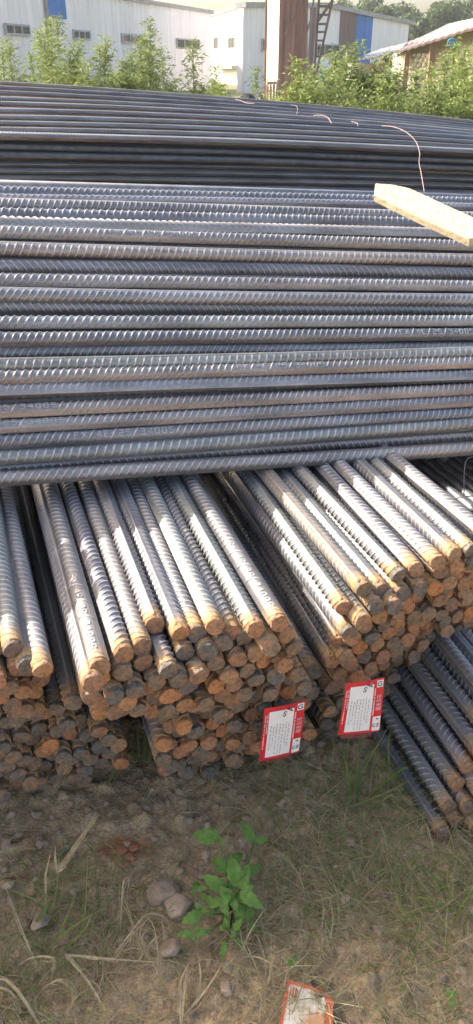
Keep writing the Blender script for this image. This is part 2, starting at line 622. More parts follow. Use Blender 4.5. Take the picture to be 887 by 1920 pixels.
for k, (yl, yr, roll, mk, desc) in enumerate(NEAR):
    ym = (yl + yr) / 2
    d = d_of(ym)
    if desc.startswith(('dark', 'rusty', 'thin')): d += 0.022
    pl = at_depth(0, yl, d * 0.907)
    pr = at_depth(887, yr, d * 1.115)
    mid = (pl + pr) / 2
    dr = (pr - pl).normalized()
    near_pts.append((mid, dr))
    rl = math.radians(roll)
    if mk is None:
        me = near_mesh[(k * 3 + k // 5) % 5]
        o = bpy.data.objects.new("steel_bar", me)
        COL.objects.link(o)
        place(o, mid + dr * random.uniform(-0.006, 0.006), dr, rl)
    else:
        # local y of the first letter
        best = None
        for q in np.linspace(-1.2, 1.2, 2401):
            x, _, _ = proj(mid + dr * q)
            if best is None or abs(x - mk) < best[0]: best = (abs(x - mk), q)
        ys0 = math.floor(best[1] / 0.0125) * 0.0125
        p = 0.0125
        seps = [2, 5, 8, 14]
        keep = [(ys0 + (s + 0.1) * p, ys0 + (s + 0.75) * p) for s in seps[:3]]
        me = bar_mesh("ribbed_bar_lettered", NEARL, -NEARL / 2, phase=0.2, skew=0.62, sup=(ys0 - 0.002, ys0 + 14 * p), keep=keep, mat=M_CROSS)
        o = bpy.data.objects.new("steel_bar", me)
        COL.objects.link(o)
        place(o, mid, dr, rl)
        marking("raised_lettering", MARK, ys0, o, M_WORN)
    tag(o, "crosswise ribbed steel bar " + desc, "steel bar", "ribbed steel bars of the crosswise stack")
    N_BARS[0] += 1
# packed bars behind the visible face of the crosswise stack
def plain_bar(mb, a, b, r=0.0125, n=8):
    mb.tube([a, b], r, n)
for (m0, d0), (m1, d1) in zip(near_pts[:-1], near_pts[1:]):
    m = (m0 + m1) / 2
    view = (m - C0).normalized()
    for back in (0.038, 0.066):
        c = m + view * back
        plain_bar(fill_mb, c - d0 * 1.6, c + d0 * 1.6, 0.0128, 10)
for k in range(14):
    c = near_pts[k % 6][0] + Vector((0, 0.03 + 0.045 * k * 0.6, -0.035 - 0.02 * (k % 3)))
    plain_bar(fill_mb, c - near_pts[0][1] * 1.6, c + near_pts[0][1] * 1.6, 0.0128, 8)
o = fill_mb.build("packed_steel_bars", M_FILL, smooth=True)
tag(o, "steel bars packed deep inside the crosswise stack", "steel bars", kind='stuff')

# ------------------------------------------------------------------ far stack
FAR = [
    (156, 187, 229, 4.6, 'smooth grey crest bar of the far stack against the weeds'),
    (165, 193, 236, 4.4, 'ribbed bar just under the crest of the far stack'),
    (174, 200, 241, 4.2, 'far stack bar with shaded underside, third from its crest'),
    (186, 207, 245, 4.0, 'far stack bar, fourth from its crest'),
    (195, 214, 249, 3.85, 'far stack bar, fifth from its crest'),
    (208, 223, 254, 3.65, 'far stack bar, sixth from its crest'),
    (221, 234, 260, 3.45, 'far stack bar, seventh from its crest'),
    (232, 244, 268, 3.25, 'bright ribbed far stack bar above the smooth dark one'),
    (244, 255, 277, 3.12, 'smooth dark far stack bar between two bright ribbed ones'),
    (255, 267, 286, 2.97, 'bright ribbed bar along the front edge of the far stack top'),
    (268, 278, 294, 3.02, 'uppermost bar on the shaded front of the far stack'),
    (280, 289, 303, 3.03, 'second bar down the shaded front of the far stack'),
    (293, 300, 313, 3.04, 'third bar down the shaded front of the far stack'),
    (307, 312, 324, 3.05, 'fourth bar down the shaded front of the far stack'),
    (320, 325, 336, 3.06, 'fifth bar down the shaded front of the far stack'),
    (334, 339, 349, 3.07, 'sixth bar down the shaded front of the far stack'),
    (348, 353, 362, 3.08, 'bottom visible bar of the far stack behind the pale crest bar'),
]
fill2 = MB()
far_pts = []
for k, (yl, ym, yr, d, desc) in enumerate(FAR):
    pl, pm, pr = at_depth(0, yl, d * 0.95), at_depth(443.5, ym, d), at_depth(887, yr, d * 1.06)
    ch = pr - pl
    half = ch.length / 2
    dr = ch.normalized()
    mid = (pl + pr) / 2
    up = Vector((0, 0, 1)); up = (up - dr * up.dot(dr)).normalized()
    sag = (pm - mid).dot(up)
    c2 = -sag / (half * half)
    def bend(y, c2=c2, sag=sag, half=half):
        yc = np.clip(y, -half * 1.6, half * 1.6)
        base = sag + c2 * yc * yc
        slope = 2 * c2 * yc
        return base + slope * (y - yc), np.zeros_like(y)
    L = 4.6
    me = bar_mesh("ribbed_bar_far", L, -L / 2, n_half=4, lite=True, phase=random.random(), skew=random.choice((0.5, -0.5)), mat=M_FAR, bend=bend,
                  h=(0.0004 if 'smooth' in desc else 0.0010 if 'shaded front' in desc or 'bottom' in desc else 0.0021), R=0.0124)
    o = bpy.data.objects.new("steel_bar", me)
    COL.objects.link(o)
    place(o, mid, dr, 0.0)
    tag(o, desc, "steel bar", "steel bars of the far stack")
    N_BARS[0] += 1
    far_pts.append((pl, pm, pr, dr))
for (a, b) in zip(far_pts[:-1], far_pts[1:]):
    for q, dz in ((0.25, -0.03), (0.5, -0.022), (0.75, -0.03), (0.5, -0.055), (0.15, -0.06), (0.85, -0.06)):
        ps = []
        for i in range(3): ps.append(a[i] * (1 - q) + b[i] * q + Vector((0, 0.012, dz)))
        ps = [ps[0] - (ps[1] - ps[0]) * 0.6] + ps + [ps[2] + (ps[2] - ps[1]) * 0.6 + Vector((0, 0, -0.05))]
        fill2.tube(ps, 0.0125, 8)
for (a, b) in zip(far_pts[9:-1], far_pts[10:]):
    for q, dy in ((0.0, 0.03), (0.5, 0.035), (0.0, 0.06), (0.5, 0.065)):
        ps = [a[i] * (1 - q) + b[i] * q + Vector((0, dy, 0)) for i in range(3)]
        ps = [ps[0] - (ps[1] - ps[0]) * 0.6] + ps + [ps[2] + (ps[2] - ps[1]) * 0.6 + Vector((0, 0, -0.05))]
        fill2.tube(ps, 0.0125, 8)
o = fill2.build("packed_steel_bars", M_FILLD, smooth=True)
tag(o, "steel bars packed below the surface of the far stack", "steel bars", kind='stuff')

# ------------------------------------------------------------------ lengthwise bundles below
YAW = math.radians(19)
AX = Vector((-math.sin(YAW), math.cos(YAW), 0))
BL = 1.7
bar_meshes = [bar_mesh("ribbed_bar", BL, 0.0, phase=p, skew=s, mat=M_BAR, clip=0.006) for p, s in ((0.5, 0.55), (0.75, -0.55), (0.3, 0.5))]
short_mesh = [bar_mesh("ribbed_bar_short", 0.9, 0.0, phase=p, skew=s, mat=M_BAR, clip=0.006, n_half=5) for p, s in ((0.5, 0.55), (0.75, -0.55))]
rs = random.Random(3)
ends_r = [end_mesh("cut_end", M_END, rs) for _ in range(9)]
ends_g = [end_mesh("cut_end", M_ENDG, rs) for _ in range(6)]

def add_bar(front, d, label, group, grey=0.1, mesh=None, roll=None, z=None):
    me = mesh or random.choice(bar_meshes)
    o = bpy.data.objects.new("steel_bar", me)
    COL.objects.link(o)
    place(o, front, d, random.uniform(0, 2 * PI) if roll is None else roll)
    tag(o, label, "steel bar", group)
    e = bpy.data.objects.new("cut_end", random.choice(ends_g if random.random() < grey else ends_r))
    COL.objects.link(e)
    e.parent = o
    e.rotation_euler = (0, random.uniform(0, 2 * PI), 0)
    N_BARS[0] += 1
    return o

ZT = 0.418
def dir_of(f, b, z, zb=None):
    p, q = at_z(f[0], f[1], z), at_z(b[0], b[1], z if zb is None else zb)
    return p, (q - p).normalized()
G_C = "bars of the centre bundle"
G_R = "bars of the right bundle"
G_L = "bars of the left bundle"
G_G = "bars of the ground bundle at right"
TOP = [
    # front px, back px, z, roll, group, label, mark
    ((174, 1283), (72, 910), ZT - 0.006, 80, G_C, "sunlit-ended bar along the left edge of the centre bundle top", None),
    ((188, 1253), (92, 907), ZT + 0.004, 20, G_C, "bar with lettering near its end, second from left in centre bundle top row", 1),
    ((233, 1228), (123, 907), ZT, 10, G_C, "plain ribbed bar, third from left in centre bundle top row", None),
    ((267, 1214), (159, 908), ZT - 0.002, -15, G_C, "bar touching the shadow gap, fourth from left in centre bundle top row", None),
    ((291, 1173), (190, 904), ZT + 0.004, 95, G_C, "bar with bright left facet, fifth from left in centre bundle top row", None),
    ((339, 1189), (224, 905), ZT, 70, G_C, "bar with a smooth lengthwise facet, sixth from left in centre bundle top row", None),
    ((370, 1189), (251, 900), ZT - 0.006, 5, G_C, "shaded recessed bar, seventh from left in centre bundle top row", None),
    ((404, 1176), (276, 896), ZT + 0.006, 15, G_C, "bright rope-ribbed bar, eighth from left in centre bundle top row", None),
    ((435, 1187), (305, 898), ZT - 0.012, -20, G_C, "low shaded bar, ninth from left in centre bundle top row", None),
    ((480, 1181), (321, 892), ZT, 85, G_C, "bar with shadowed right side, second from right in centre bundle top row", None),
    ((525, 1170), (348, 892), ZT + 0.003, 45, G_C, "rightmost bar of the centre bundle top row with raised lettering", 2),
    ((588, 1262), (429, 962), 0.250, 30, G_R, "lowest long dark bar in the gap between centre and right bundles", None),
    ((625, 1240), (450, 933), 0.280, 70, G_R, "middle long dark bar in the gap between centre and right bundles", None),
    ((640, 1205), (459, 906), 0.312, 60, G_R, "highest long dark bar in the gap between centre and right bundles", None),
    ((646, 1141), (473, 895), ZT - 0.014, 80, G_R, "leftmost sunlit bar of the right bundle", None),
    ((683, 1106), (497, 888), ZT + 0.004, 60, G_R, "broad bright bar, second from left on the right bundle", None),
    ((716, 1108), (528, 888), ZT - 0.010, 75, G_R, "low narrow bar, third from left on the right bundle", None),
    ((749, 1080), (562, 886), ZT + 0.002, 85, G_R, "bar with shaded left flank, fourth from left on the right bundle", None),
    ((781, 1069), (603, 872), ZT, 10, G_R, "rope-ribbed bar, fifth from left on the right bundle", None),
    ((822, 1055), (632, 868), ZT + 0.005, 0, G_R, "bright rope-ribbed bar, sixth from left on the right bundle", None),
    ((854, 1041), (668, 865), ZT, 65, G_R, "tan bar with smooth ridge, third from right on the right bundle", None),
    ((884, 1034), (702, 864), ZT - 0.002, 80, G_R, "smooth pinkish bar, second from right on the right bundle", None),
    ((922, 1014), (733, 860), ZT + 0.004, 15, G_R, "last bar on the right bundle running out of frame", None),
    ((-6, 1216), (-50, 905), ZT - 0.004, 20, G_L, "bar of the left bundle cut by the frame edge", None),
    ((25, 1219), (-19, 905), ZT + 0.004, 10, G_L, "brightest bar on the left bundle with a lit end", None),
    ((52, 1250), (-8, 905), ZT - 0.012, 80, G_L, "rust-stained bar, second from right on the left bundle", None),
    ((81, 1258), (5, 930), ZT - 0.008, 15, G_L, "bluish bar along the right edge of the left bundle", None),
    ((137, 1318), (48, 960), 0.300, 90, G_C, "dark herringbone-ribbed bar sunk between left and centre bundles", None),
    ((116, 1318), (30, 960), 0.235, 40, G_L, "dark bar low beside the herringbone-ribbed one", None),
    ((512, 1292), (420, 1130), 0.262, 50, G_C, "short visible dark bar above the left tag", None),
    ((549, 1274), (455, 1110), 0.275, 20, G_C, "dark bar ending just right above the left tag", None),
    ((480, 1304), (385, 1140), 0.25, 70, G_C, "dark bar ending left above the left tag", None),
]
for (f, b, z, roll, grp, lab, mk) in TOP:
    p, d = dir_of(f, b, z)
    d = (d * 0.65 + AX * 0.35).normalized()
    me = None
    if mk:
        pch = 0.0125
        L14 = 14 * pch
        ys0 = 0.022
        me = bar_mesh("ribbed_bar_lettered", BL, 0.0, phase=0.4, skew=0.5, clip=0.006, sup=(ys0, ys0 + L14), mat=M_BAR,
                      keep=[(ys0 + L14 - (s + 0.75) * pch, ys0 + L14 - (s + 0.1) * pch) for s in (2, 5, 8)])
    o = add_bar(p, d, lab, grp, 0.15 if z > 0.38 else 0.4, me, math.radians(roll if not mk else -18))
    if mk:
        marking("raised_lettering", MARK, ys0 + L14, o, M_WORN, along=-1)

ORD = ['top', 'second', 'third', 'fourth', 'fifth', 'sixth', 'seventh', 'eighth', 'ninth', 'tenth', 'eleventh', 'twelfth', 'thirteenth', 'fourteenth',
       'fifteenth', 'sixteenth', 'seventeenth', 'eighteenth', 'nineteenth', 'twentieth', 'twenty-first', 'twenty-second', 'twenty-third', 'twenty-fourth', 'twenty-fifth']
CAND = []
def pack(name, A, B, ztop, zbot, lean, poly, yaw, words, group, grey, back_extra=0.0, jit=1.0):
    """bar ends in a hexagonal pile on the plane through A and B (top ends), leaning back below"""
    A, B = Vector((A.x, A.y, 0)), Vector((B.x, B.y, 0))
    Lv = (B - A).normalized()
    ax = Vector((-math.sin(yaw), math.cos(yaw), 0))
    perp = Vector((ax.y, -ax.x, 0))
    step = 0.0283 / max(0.3, Lv.dot(perp))
    row = 0
    z = ztop
    while z > zbot - 0.001:
        off = (row % 2) * 0.5
        for i in range(-12, 40):
            p = A + Lv * ((i + off) * step + random.uniform(-0.0025, 0.0025) * jit)
            p = p + ax * (lean * (ztop - z) + back_extra + random.uniform(-0.018, 0.018) * jit)
            p.z = z + random.uniform(-0.002, 0.002) * jit
            x, y, dd = proj(p)
            if not in_poly(x, y, poly): continue
            CAND.append(dict(p=p, x=x, y=y, d=dd, r=0.0134 * F_PX / dd, row=row, words=words, group=group, yaw=yaw, grey=random.random() < grey))
        z -= 0.0248
        row += 1

tp = lambda f, z=ZT: at_z(f[0], f[1], z)
P_C = [(150, 1290), (215, 1245), (290, 1190), (345, 1200), (480, 1195), (545, 1190), (560, 1230), (588, 1275), (592, 1335), (588, 1395), (560, 1425),
       (430, 1443), (345, 1472), (312, 1460), (288, 1400), (296, 1368), (240, 1352), (190, 1356), (160, 1320)]
pack("centre", tp((188, 1253)), tp((525, 1172)), ZT - 0.0235, 0.015, 0.30, P_C, YAW, "the centre bundle front", G_C, 0.42)
P_R = [(655, 1160), (690, 1125), (780, 1088), (850, 1062), (935, 1030), (935, 1190), (870, 1200), (810, 1215), (800, 1255), (765, 1300), (742, 1375),
       (700, 1402), (640, 1402), (612, 1390), (600, 1330), (618, 1285), (640, 1250), (655, 1205)]
pack("right", tp((646, 1141)), tp((884, 1034)), ZT - 0.0235, 0.015, 0.34, P_R, YAW, "the right bundle front", G_R, 0.33)
P_L = [(-45, 1235), (20, 1240), (90, 1272), (92, 1300), (65, 1335), (-45, 1340)]
pack("left", tp((25, 1219)), tp((81, 1258)) + Vector((0, 0.09, 0)), ZT - 0.03, 0.25, 0.25, P_L, YAW, "the upper left bundle front", G_L, 0.1)
P_LL = [(-45, 1340), (60, 1337), (110, 1330), (150, 1340), (178, 1362), (205, 1378), (240, 1405), (236, 1432), (192, 1462), (100, 1475), (0, 1495), (-45, 1495)]
pack("leftlow", at_z(20, 1300, 0.30), at_z(200, 1275, 0.30), 0.30, 0.013, 0.12, P_LL, YAW, "the lower left bundle", "bars of the lower left bundle", 0.8)

# bars lying on the ground at right, ends towards the viewer
P0 = at_z(838, 1572, 0.014)
gyaw = math.radians(17)
gax = Vector((-math.sin(gyaw), math.cos(gyaw), 0))
gperp = Vector((gax.y, -gax.x, 0))
for row in range(7):
    for i in range(5 if row < 3 else 4):
        p = P0 + gperp * (row * 0.021 + i * 0.0280 + random.uniform(-0.003, 0.003)) + gax * (0.016 * row + random.uniform(-0.015, 0.03))
        p.z = 0.014 + row * 0.0242 + random.uniform(0, 0.003)
        yw = gyaw + random.uniform(-0.02, 0.02)
        add_bar(p, Vector((-math.sin(yw), math.cos(yw), 0.0)), "dark bar of the pile on the soil at right, "
                + ("bottom row" if row == 0 else ORD[row] + " row up") + ", " + ("leftmost" if i == 0 else ORD[i] + " from left"), G_G, 0.1)
# of the ends packed in the bundle faces, those that show largest stay single bars, the rest are one mass
CAND.sort(key=lambda c: c['d'])
for i, c in enumerate(CAND):
    vis = 0
    near = [e for e in CAND[:i] if abs(e['x'] - c['x']) < 60 and abs(e['y'] - c['y']) < 60]
    for k in range(24):
        a, q = k * 2.39996, math.sqrt((k + 0.5) / 24)
        x, y = c['x'] + c['r'] * q * math.cos(a), c['y'] + c['r'] * q * math.sin(a)
        if -5 < x < 892 and not any((x - e['x']) ** 2 + (y - e['y']) ** 2 < (e['r'] * 0.97) ** 2 for e in near): vis += 1
    c['vis'] = vis / 24 * c['r'] ** 2
CAND.sort(key=lambda c: -c['vis'])
KEEP = CAND[:300 - N_BARS[0]]
REST = [c for c in CAND[300 - N_BARS[0]:] if c['vis'] > 0]
print("BARS", N_BARS[0], "ends", len(CAND), "rest", len(REST))
rows = {}
for c in KEEP: rows.setdefault((c['words'], c['row']), []).append(c)
for (words, row), cs in rows.items():
    cs.sort(key=lambda c: c['x'])
    for k, c in enumerate(cs):
        yw = c['yaw'] + random.uniform(-0.012, 0.012)
        lab = ("dull grey" if c['grey'] else "rusty") + " bar end in " + words + ", " + ORD[row] + " row down, " + ("leftmost" if k == 0 else ORD[k] + " from left")
        add_bar(c['p'], Vector((-math.sin(yw), math.cos(yw), 0)), lab, c['group'], 1.0 if c['grey'] else 0.0, random.choice(short_mesh))
mb = MB()
rr = random.Random(4)
for c in REST:
    d = Vector((-math.sin(c['yaw']), math.cos(c['yaw']), 0))
    p = c['p']
    mb.tube([p, p + d * 0.003, p + d * 0.012], [0.0115, 0.0134, 0.0131], 9, 1 if c['grey'] else 0)
    mb.tube([p + d * 0.011, p + d * 0.5], 0.0127, 9, 2, caps=False)
o = mb.build("packed_bar_ends", [M_END, M_ENDG, M_BAR])
tag(o, "bar ends deep between the larger ones in the bundle faces", "steel bars", kind='stuff')
# bars further in under the crosswise stack and in the bundles that carry on outside the picture
mb = MB()
perp = Vector((AX.y, -AX.x, 0))
for row in range(16):
    z = 0.40 - row * 0.0255
    for i in range(-60, 75):
        u = i * 0.029 + (row % 2) * 0.0145
        f0 = 1.50 + rr.uniform(-0.03, 0.03) + (0.02 * row)
        inner = -30 < i < 22
        if (row > 3 or row < 2) and inner: continue
        p = perp * u + AX * f0 * 1.0
        p.z = z - (0.16 if i >= 21 else 0)
        if p.z < 0.014: continue
        mb.tube([p, p + AX * 1.3], 0.0127, 6, 0)
for row in range(16):                                   # left bundle carrying on past the frame edge
    z = 0.41 - row * 0.0255
    for i in range(26):
        p = at_z(-40, 1225, ZT) - perp * (0.02 + i * 0.029 + (row % 2) * 0.0145) + AX * (rr.uniform(0, 0.03) + 0.012 * row)
        p.z = z
        mb.tube([p, p + AX * 1.6], 0.0127, 6, 0)
tdir = near_pts[12][1]
for row in range(9):                                    # unseen crosswise bars, added left of the picture to shade the left bundles
    for i in range(4):
        p = Vector((-0.50 + rr.uniform(-0.03, 0.03), 0.99 + i * 0.029 + (row % 2) * 0.0145, 0.452 + row * 0.0255))
        mb.tube([p, p - Vector((tdir.x, tdir.y, -0.02)) * 1.0], 0.0127, 6, 0)
for row in range(6):                                   # and the pile on the soil at right
    z = 0.014 + row * 0.0255
    for i in range(26):
        p = at_z(1090, 1500, 0.06) + perp * (i * 0.029 + (row % 2) * 0.0145) + AX * (rr.uniform(0, 0.03) + 0.02 * row)
        p.z = z
        mb.tube([p, p + AX * 1.3], 0.0127, 6, 0)
o = mb.build("packed_steel_bars", M_FILL, smooth=True)
tag(o, "steel bars packed in the dark under the crosswise stack, plus unseen bars added for shade", "steel bars", kind='stuff')

# ------------------------------------------------------------------ timber on the stack
def wood_mat():
    t = NT("pale_sawn_timber")
    p_, q_ = at_z(702, 364, 0.8), at_z(893, 446, 0.8)
    m1 = t.n('ShaderNodeMapping'); m1.inputs['Rotation'].default_value = (0, 0, -math.atan2(q_.y - p_.y, q_.x - p_.x))
    t.l(t.coord('Object'), m1.inputs[0])
    m2 = t.n('ShaderNodeMapping'); m2.inputs['Scale'].default_value = (9, 160, 160)
    t.l(m1.outputs[0], m2.inputs[0])
    f = t.noise(m2.outputs[0], 1.0, 5, 0.65)
    v2 = t.coord('Object', (40, 40, 40))
    g = t.noise(v2, 1.0, 2)
    col = t.ramp(f, [(0.28, (0.27, 0.21, 0.13)), (0.45, (0.47, 0.40, 0.27)), (0.72, (0.60, 0.53, 0.38))])
    col = t.mix(t.maprange(g, 0.60, 0.72, 0, 0.55), col, (0.26, 0.17, 0.09))
    t.bump(f, 0.3, 0.001)
    return t.set(color=col, rough=0.8, spec=0.2)
M_WOOD = wood_mat()
n_up = Vector((-0.05, -0.38, 0.92)).normalized()
pw = at_depth(790, 400, 1.475)
out2 = [(704, 343), (735, 345), (768, 352), (830, 380), (900, 413), (893, 446), (881, 449), (800, 412), (740, 383), (702, 364)]
mb = MB()
n = len(out2)
topv = [at_plane(x, y, pw, n_up) for x, y in out2]
cen = sum(topv, Vector()) / n
ins = [p + (cen - p).normalized() * 0.003 for p in topv]
th = 0.015
vs = [p for p in ins] + [p - n_up * 0.003 for p in topv] + [p - n_up * th for p in topv]
fs = [tuple(range(n))]
for i in range(n):
    j = (i + 1) % n
    fs += [(i, n + i, n + j, j), (n + i, 2 * n + i, 2 * n + j, n + j)]
fs.append(tuple(reversed(range(2 * n, 3 * n))))
mb.add(vs, fs)
o = mb.build("timber_offcut", M_WOOD)
tag(o, "pale sawn timber offcut lying across the crosswise bars at right", "timber")
o.data.polygons.foreach_set('use_smooth', [False] * len(o.data.polygons))

# ------------------------------------------------------------------ tie wires
M_WIRE = simple("rusty_tie_wire", (0.24, 0.17, 0.155), 0.6, 0.3)
M_WIREG = simple("grey_tie_wire", (0.10, 0.10, 0.10), 0.5, 0.5)
def wire(pts, label, r=0.0017, m=None):
    # Catmull-Rom through the points
    P = [pts[0]] + pts + [pts[-1]]
    out = []
    for i in range(1, len(P) - 2):
        for k in range(5):
            t = k / 5
            a, b, c, d = P[i - 1], P[i], P[i + 1], P[i + 2]
            out.append(0.5 * ((2 * b) + (c - a) * t + (2 * a - 5 * b + 4 * c - d) * t * t + (3 * b - a - 3 * c + d) * t ** 3))
    out.append(P[-2])
    mb = MB()
    mb.tube(out, r, 6)
    o = mb.build("tie_wire", m or M_WIRE, smooth=True)
    tag(o, label, "wire", "tie wires round the bundles")
D = at_depth
wire([D(716, 236, 3.35), D(738, 238, 3.2), D(762, 248, 3.05), D(780, 266, 2.92), D(787, 287, 2.86), D(786, 305, 2.84), D(790, 325, 2.81), D(796, 362, 2.75)],
     "long pinkish tie wire looping over the right of the far stack")
wire([D(588, 217, 3.5), D(600, 216, 3.45), D(614, 220, 3.4), D(622, 232, 3.35)], "small pale wire hook at the middle of the far stack")
wire([D(546, 197, 4.0), D(556, 199, 3.98), D(558, 207, 3.95), D(556, 215, 3.9)], "short wire hook near the crest of the far stack")
wire([D(441, 186, 4.25), D(452, 189, 4.2), D(462, 193, 4.15), D(478, 194, 4.1)], "flat wire end on the crest beside the black tarpaulin")
wire([D(659, 228, 3.5), D(670, 231, 3.46), D(671, 237, 3.43)], "tiny wire stub between the two larger hooks")
wire([D(842, 948, 1.36), D(852, 936, 1.35), D(870, 931, 1.34), D(900, 930, 1.33)], "grey wire loop reaching out of the dark gap at right", 0.0012, M_WIREG)
wire([D(893, 856, 1.5), D(877, 860, 1.47), D(871, 880, 1.46), D(870, 930, 1.45)], "bent grey wire hanging in the dark gap at right", 0.0011, M_WIREG)

# ------------------------------------------------------------------ printed tags
M_RED = simple("red_tag_print", (0.56, 0.022, 0.035), 0.45, var=0.12, scale=30)
M_WHITE = simple("white_tag_panel", (0.72, 0.72, 0.70), 0.5, var=0.06, scale=40)
M_INK = simple("black_ink", (0.05, 0.05, 0.055), 0.6)
M_GREYINK = simple("grey_ink", (0.30, 0.32, 0.34), 0.6)
M_PINKINK = simple("pale_print_on_red", (0.75, 0.42, 0.42), 0.6)
def plastic():
    t = NT("clear_plastic_sleeve")
    tr = t.n('ShaderNodeBsdfTransparent'); tr.inputs[0].default_value = (0.9, 0.62, 0.6, 1)
    gl = t.n('ShaderNodeBsdfGlossy'); gl.inputs['Roughness'].default_value = 0.15
    df = t.n('ShaderNodeBsdfDiffuse'); df.inputs[0].default_value = (0.35, 0.10, 0.10, 1)
    m1 = t.n('ShaderNodeMixShader'); m1.inputs[0].default_value = 0.35
    t.l(tr.outputs[0], m1.inputs[1]); t.l(df.outputs[0], m1.inputs[2])
    m2 = t.n('ShaderNodeMixShader'); m2.inputs[0].default_value = 0.08
    t.l(m1.outputs[0], m2.inputs[1]); t.l(gl.outputs[0], m2.inputs[2])
    t.l(m2.outputs[0], t.out.inputs[0])
    return t.mat
M_PLAS = plastic()
def hang_tag(TL, TR, BR, BL, label):
    nrm = (TR - TL).cross(BL - TL).normalized()
    if nrm.dot(C0 - TL) < 0: nrm = -nrm
    base = (TL + TR + BR + BL) / 4
    root = empty("bundle_tag", base, label, "tag", "red and white tags on the bundles")
    def Pt(u, v, o=0.0):
        w = 0.0012 * math.sin(u * PI) + 0.0008 * math.sin(v * 5)
        return (TL * (1 - u) + TR * u) * (1 - v) + (BL * (1 - u) + BR * u) * v + nrm * (o + w)
    def sheet(mb, u0, v0, u1, v1, o, thick=None, n=4):
        vs, fs = [], []
        for j in range(n + 1):
            for i in range(n + 1):
                vs.append(Pt(u0 + (u1 - u0) * i / n, v0 + (v1 - v0) * j / n, o))
        for j in range(n):
            for i in range(n):
                a = j * (n + 1) + i
                fs.append((a, a + n + 1, a + n + 2, a + 1))
        if thick:
            m = len(vs)
            vs += [Vector(p) - nrm * thick for p in vs]
            fs += [tuple(m + k for k in reversed(f)) for f in fs]
            ring = list(range(n + 1)) + [(j + 1) * (n + 1) - 1 for j in range(1, n + 1)] + [n * (n + 1) + i for i in range(n - 1, -1, -1)] + [j * (n + 1) for j in range(n - 1, 0, -1)]
            for k in range(len(ring)):
                a, b = ring[k], ring[(k + 1) % len(ring)]
                fs.append((a, b, m + b, m + a))
        mb.add(vs, fs)
    mb = MB(); sheet(mb, 0, 0, 1, 1, 0, 0.0006); mb.build("red_card", M_RED, root)
    mb = MB(); sheet(mb, 0.13, 0.075, 0.735, 0.95, 0.0004); sheet(mb, 0.81, 0.02, 0.975, 0.145, 0.0004, n=2); sheet(mb, 0.79, 0.70, 0.985, 0.975, 0.0004, n=2)
    mb.build("white_panel", M_WHITE, root)
    # strokes in tag uv
    def stroke(mb, pts, w, o=0.0008):
        for (a, b), (c, d) in zip(pts[:-1], pts[1:]):
            dx, dy = (c - a) * 0.62, d - b
            l = math.hypot(dx, dy) or 1e-6
            sx, sy = -dy / l * w / 0.62, dx / l * w
            ex, ey = dx / l * w * 0.7 / 0.62, dy / l * w * 0.7
            mb.add([Pt(a - sx - ex, b - sy - ey, o), Pt(a + sx - ex, b + sy - ey, o), Pt(c + sx + ex, d + sy + ey, o), Pt(c - sx + ex, d - sy + ey, o)], [(0, 1, 2, 3)])
    ink = MB()
    # S-shaped mark in a broken ring
    arc = lambda cx, cy, r, a0, a1, n=7: [(cx + r / 0.62 * math.cos(math.radians(a0 + (a1 - a0) * i / n)), cy + r * math.sin(math.radians(a0 + (a1 - a0) * i / n))) for i in range(n + 1)]
    def s_mark(cx, cy, r, w):
        stroke(ink, arc(cx + r * 0.5, cy - r * 0.95, r, -10, -265), w)
        stroke(ink, arc(cx - r * 0.5, cy + r * 0.95, r, -85, 170), w)
    s_mark(0.51, 0.15, 0.021, 0.0065)
    stroke(ink, arc(0.89, 0.082, 0.038, 40, 320), 0.007)       # open ring logo
    stroke(ink, [(0.89, 0.085), (0.94, 0.085), (0.94, 0.11)], 0.006)
    stroke(ink, [(0.885, 0.745), (0.92, 0.745)], 0.012)
    stroke(ink, arc(0.845, 0.87, 0.026, 60, 300), 0.006)
    s_mark(0.925, 0.87, 0.015, 0.006)
    ink.build("printed_mark", M_INK, root)
    g = MB()
    r2 = random.Random(5)
    for k, u in enumerate((0.20, 0.27, 0.34, 0.42, 0.49, 0.57, 0.64)):
        v = 0.30 + r2.uniform(0, 0.06)
        while v < (0.90 if k in (2, 3, 4) else 0.76):
            L = r2.uniform(0.012, 0.045)
            stroke(g, [(u + r2.uniform(-0.006, 0.006), v), (u + r2.uniform(-0.006, 0.006), v + L)], 0.0055)
            v += L + r2.uniform(0.014, 0.04)
    tag(g.build("small_print", M_GREYINK, root), kind='stuff')
    w = MB()
    for k in range(4):                                        # four bold characters down the red edge
        v0 = 0.28 + k * 0.078
        x0, x1, y1 = 0.845, 0.945, v0 + 0.058
        xm, ym = (x0 + x1) / 2, v0 + 0.029
        sets = [[[(x1, ym), (xm + .02, v0)], [(x1, ym), (xm + .02, y1)], [(xm, v0 + .01), (xm, y1 - .01)], [(x0, v0), (x0, y1)], [(xm, ym), (x0, ym)]],
                [[(x1, v0), (x0, v0)], [(x1, ym), (x1, y1)], [(xm, ym - .01), (xm, y1)], [(x0, ym - .01), (x0, y1)], [(x1, ym + .01), (x0, ym + .01)]],
                [[(x1, v0), (x1, y1)], [(xm, v0), (xm, y1)], [(x1, ym), (x0, ym)], [(x0, v0 + .01), (xm, ym)], [(x0, y1 - .01), (xm, ym)]],
                [[(x1, v0), (x1, y1)], [(x0, v0), (x0, y1)], [(x1, v0), (x0, v0)], [(x1, y1), (x0, y1)], [(xm, v0), (xm, y1)], [(x1, ym), (x0, ym)]]]
        for ln in sets[k]: stroke(w, ln, 0.0055)
    for u, v0, v1 in ((0.775, 0.16, 0.68), (0.045, 0.13, 0.8), (0.095, 0.12, 0.45)):
        v = v0
        while v < v1:
            L = 0.022
            stroke(w, [(u, v), (u, v + L)], 0.011 if u > 0.5 else 0.008)
            v += L + r2.choice((0.012, 0.012, 0.03))
    tag(w.build("pale_lettering", M_PINKINK, root), kind='stuff')
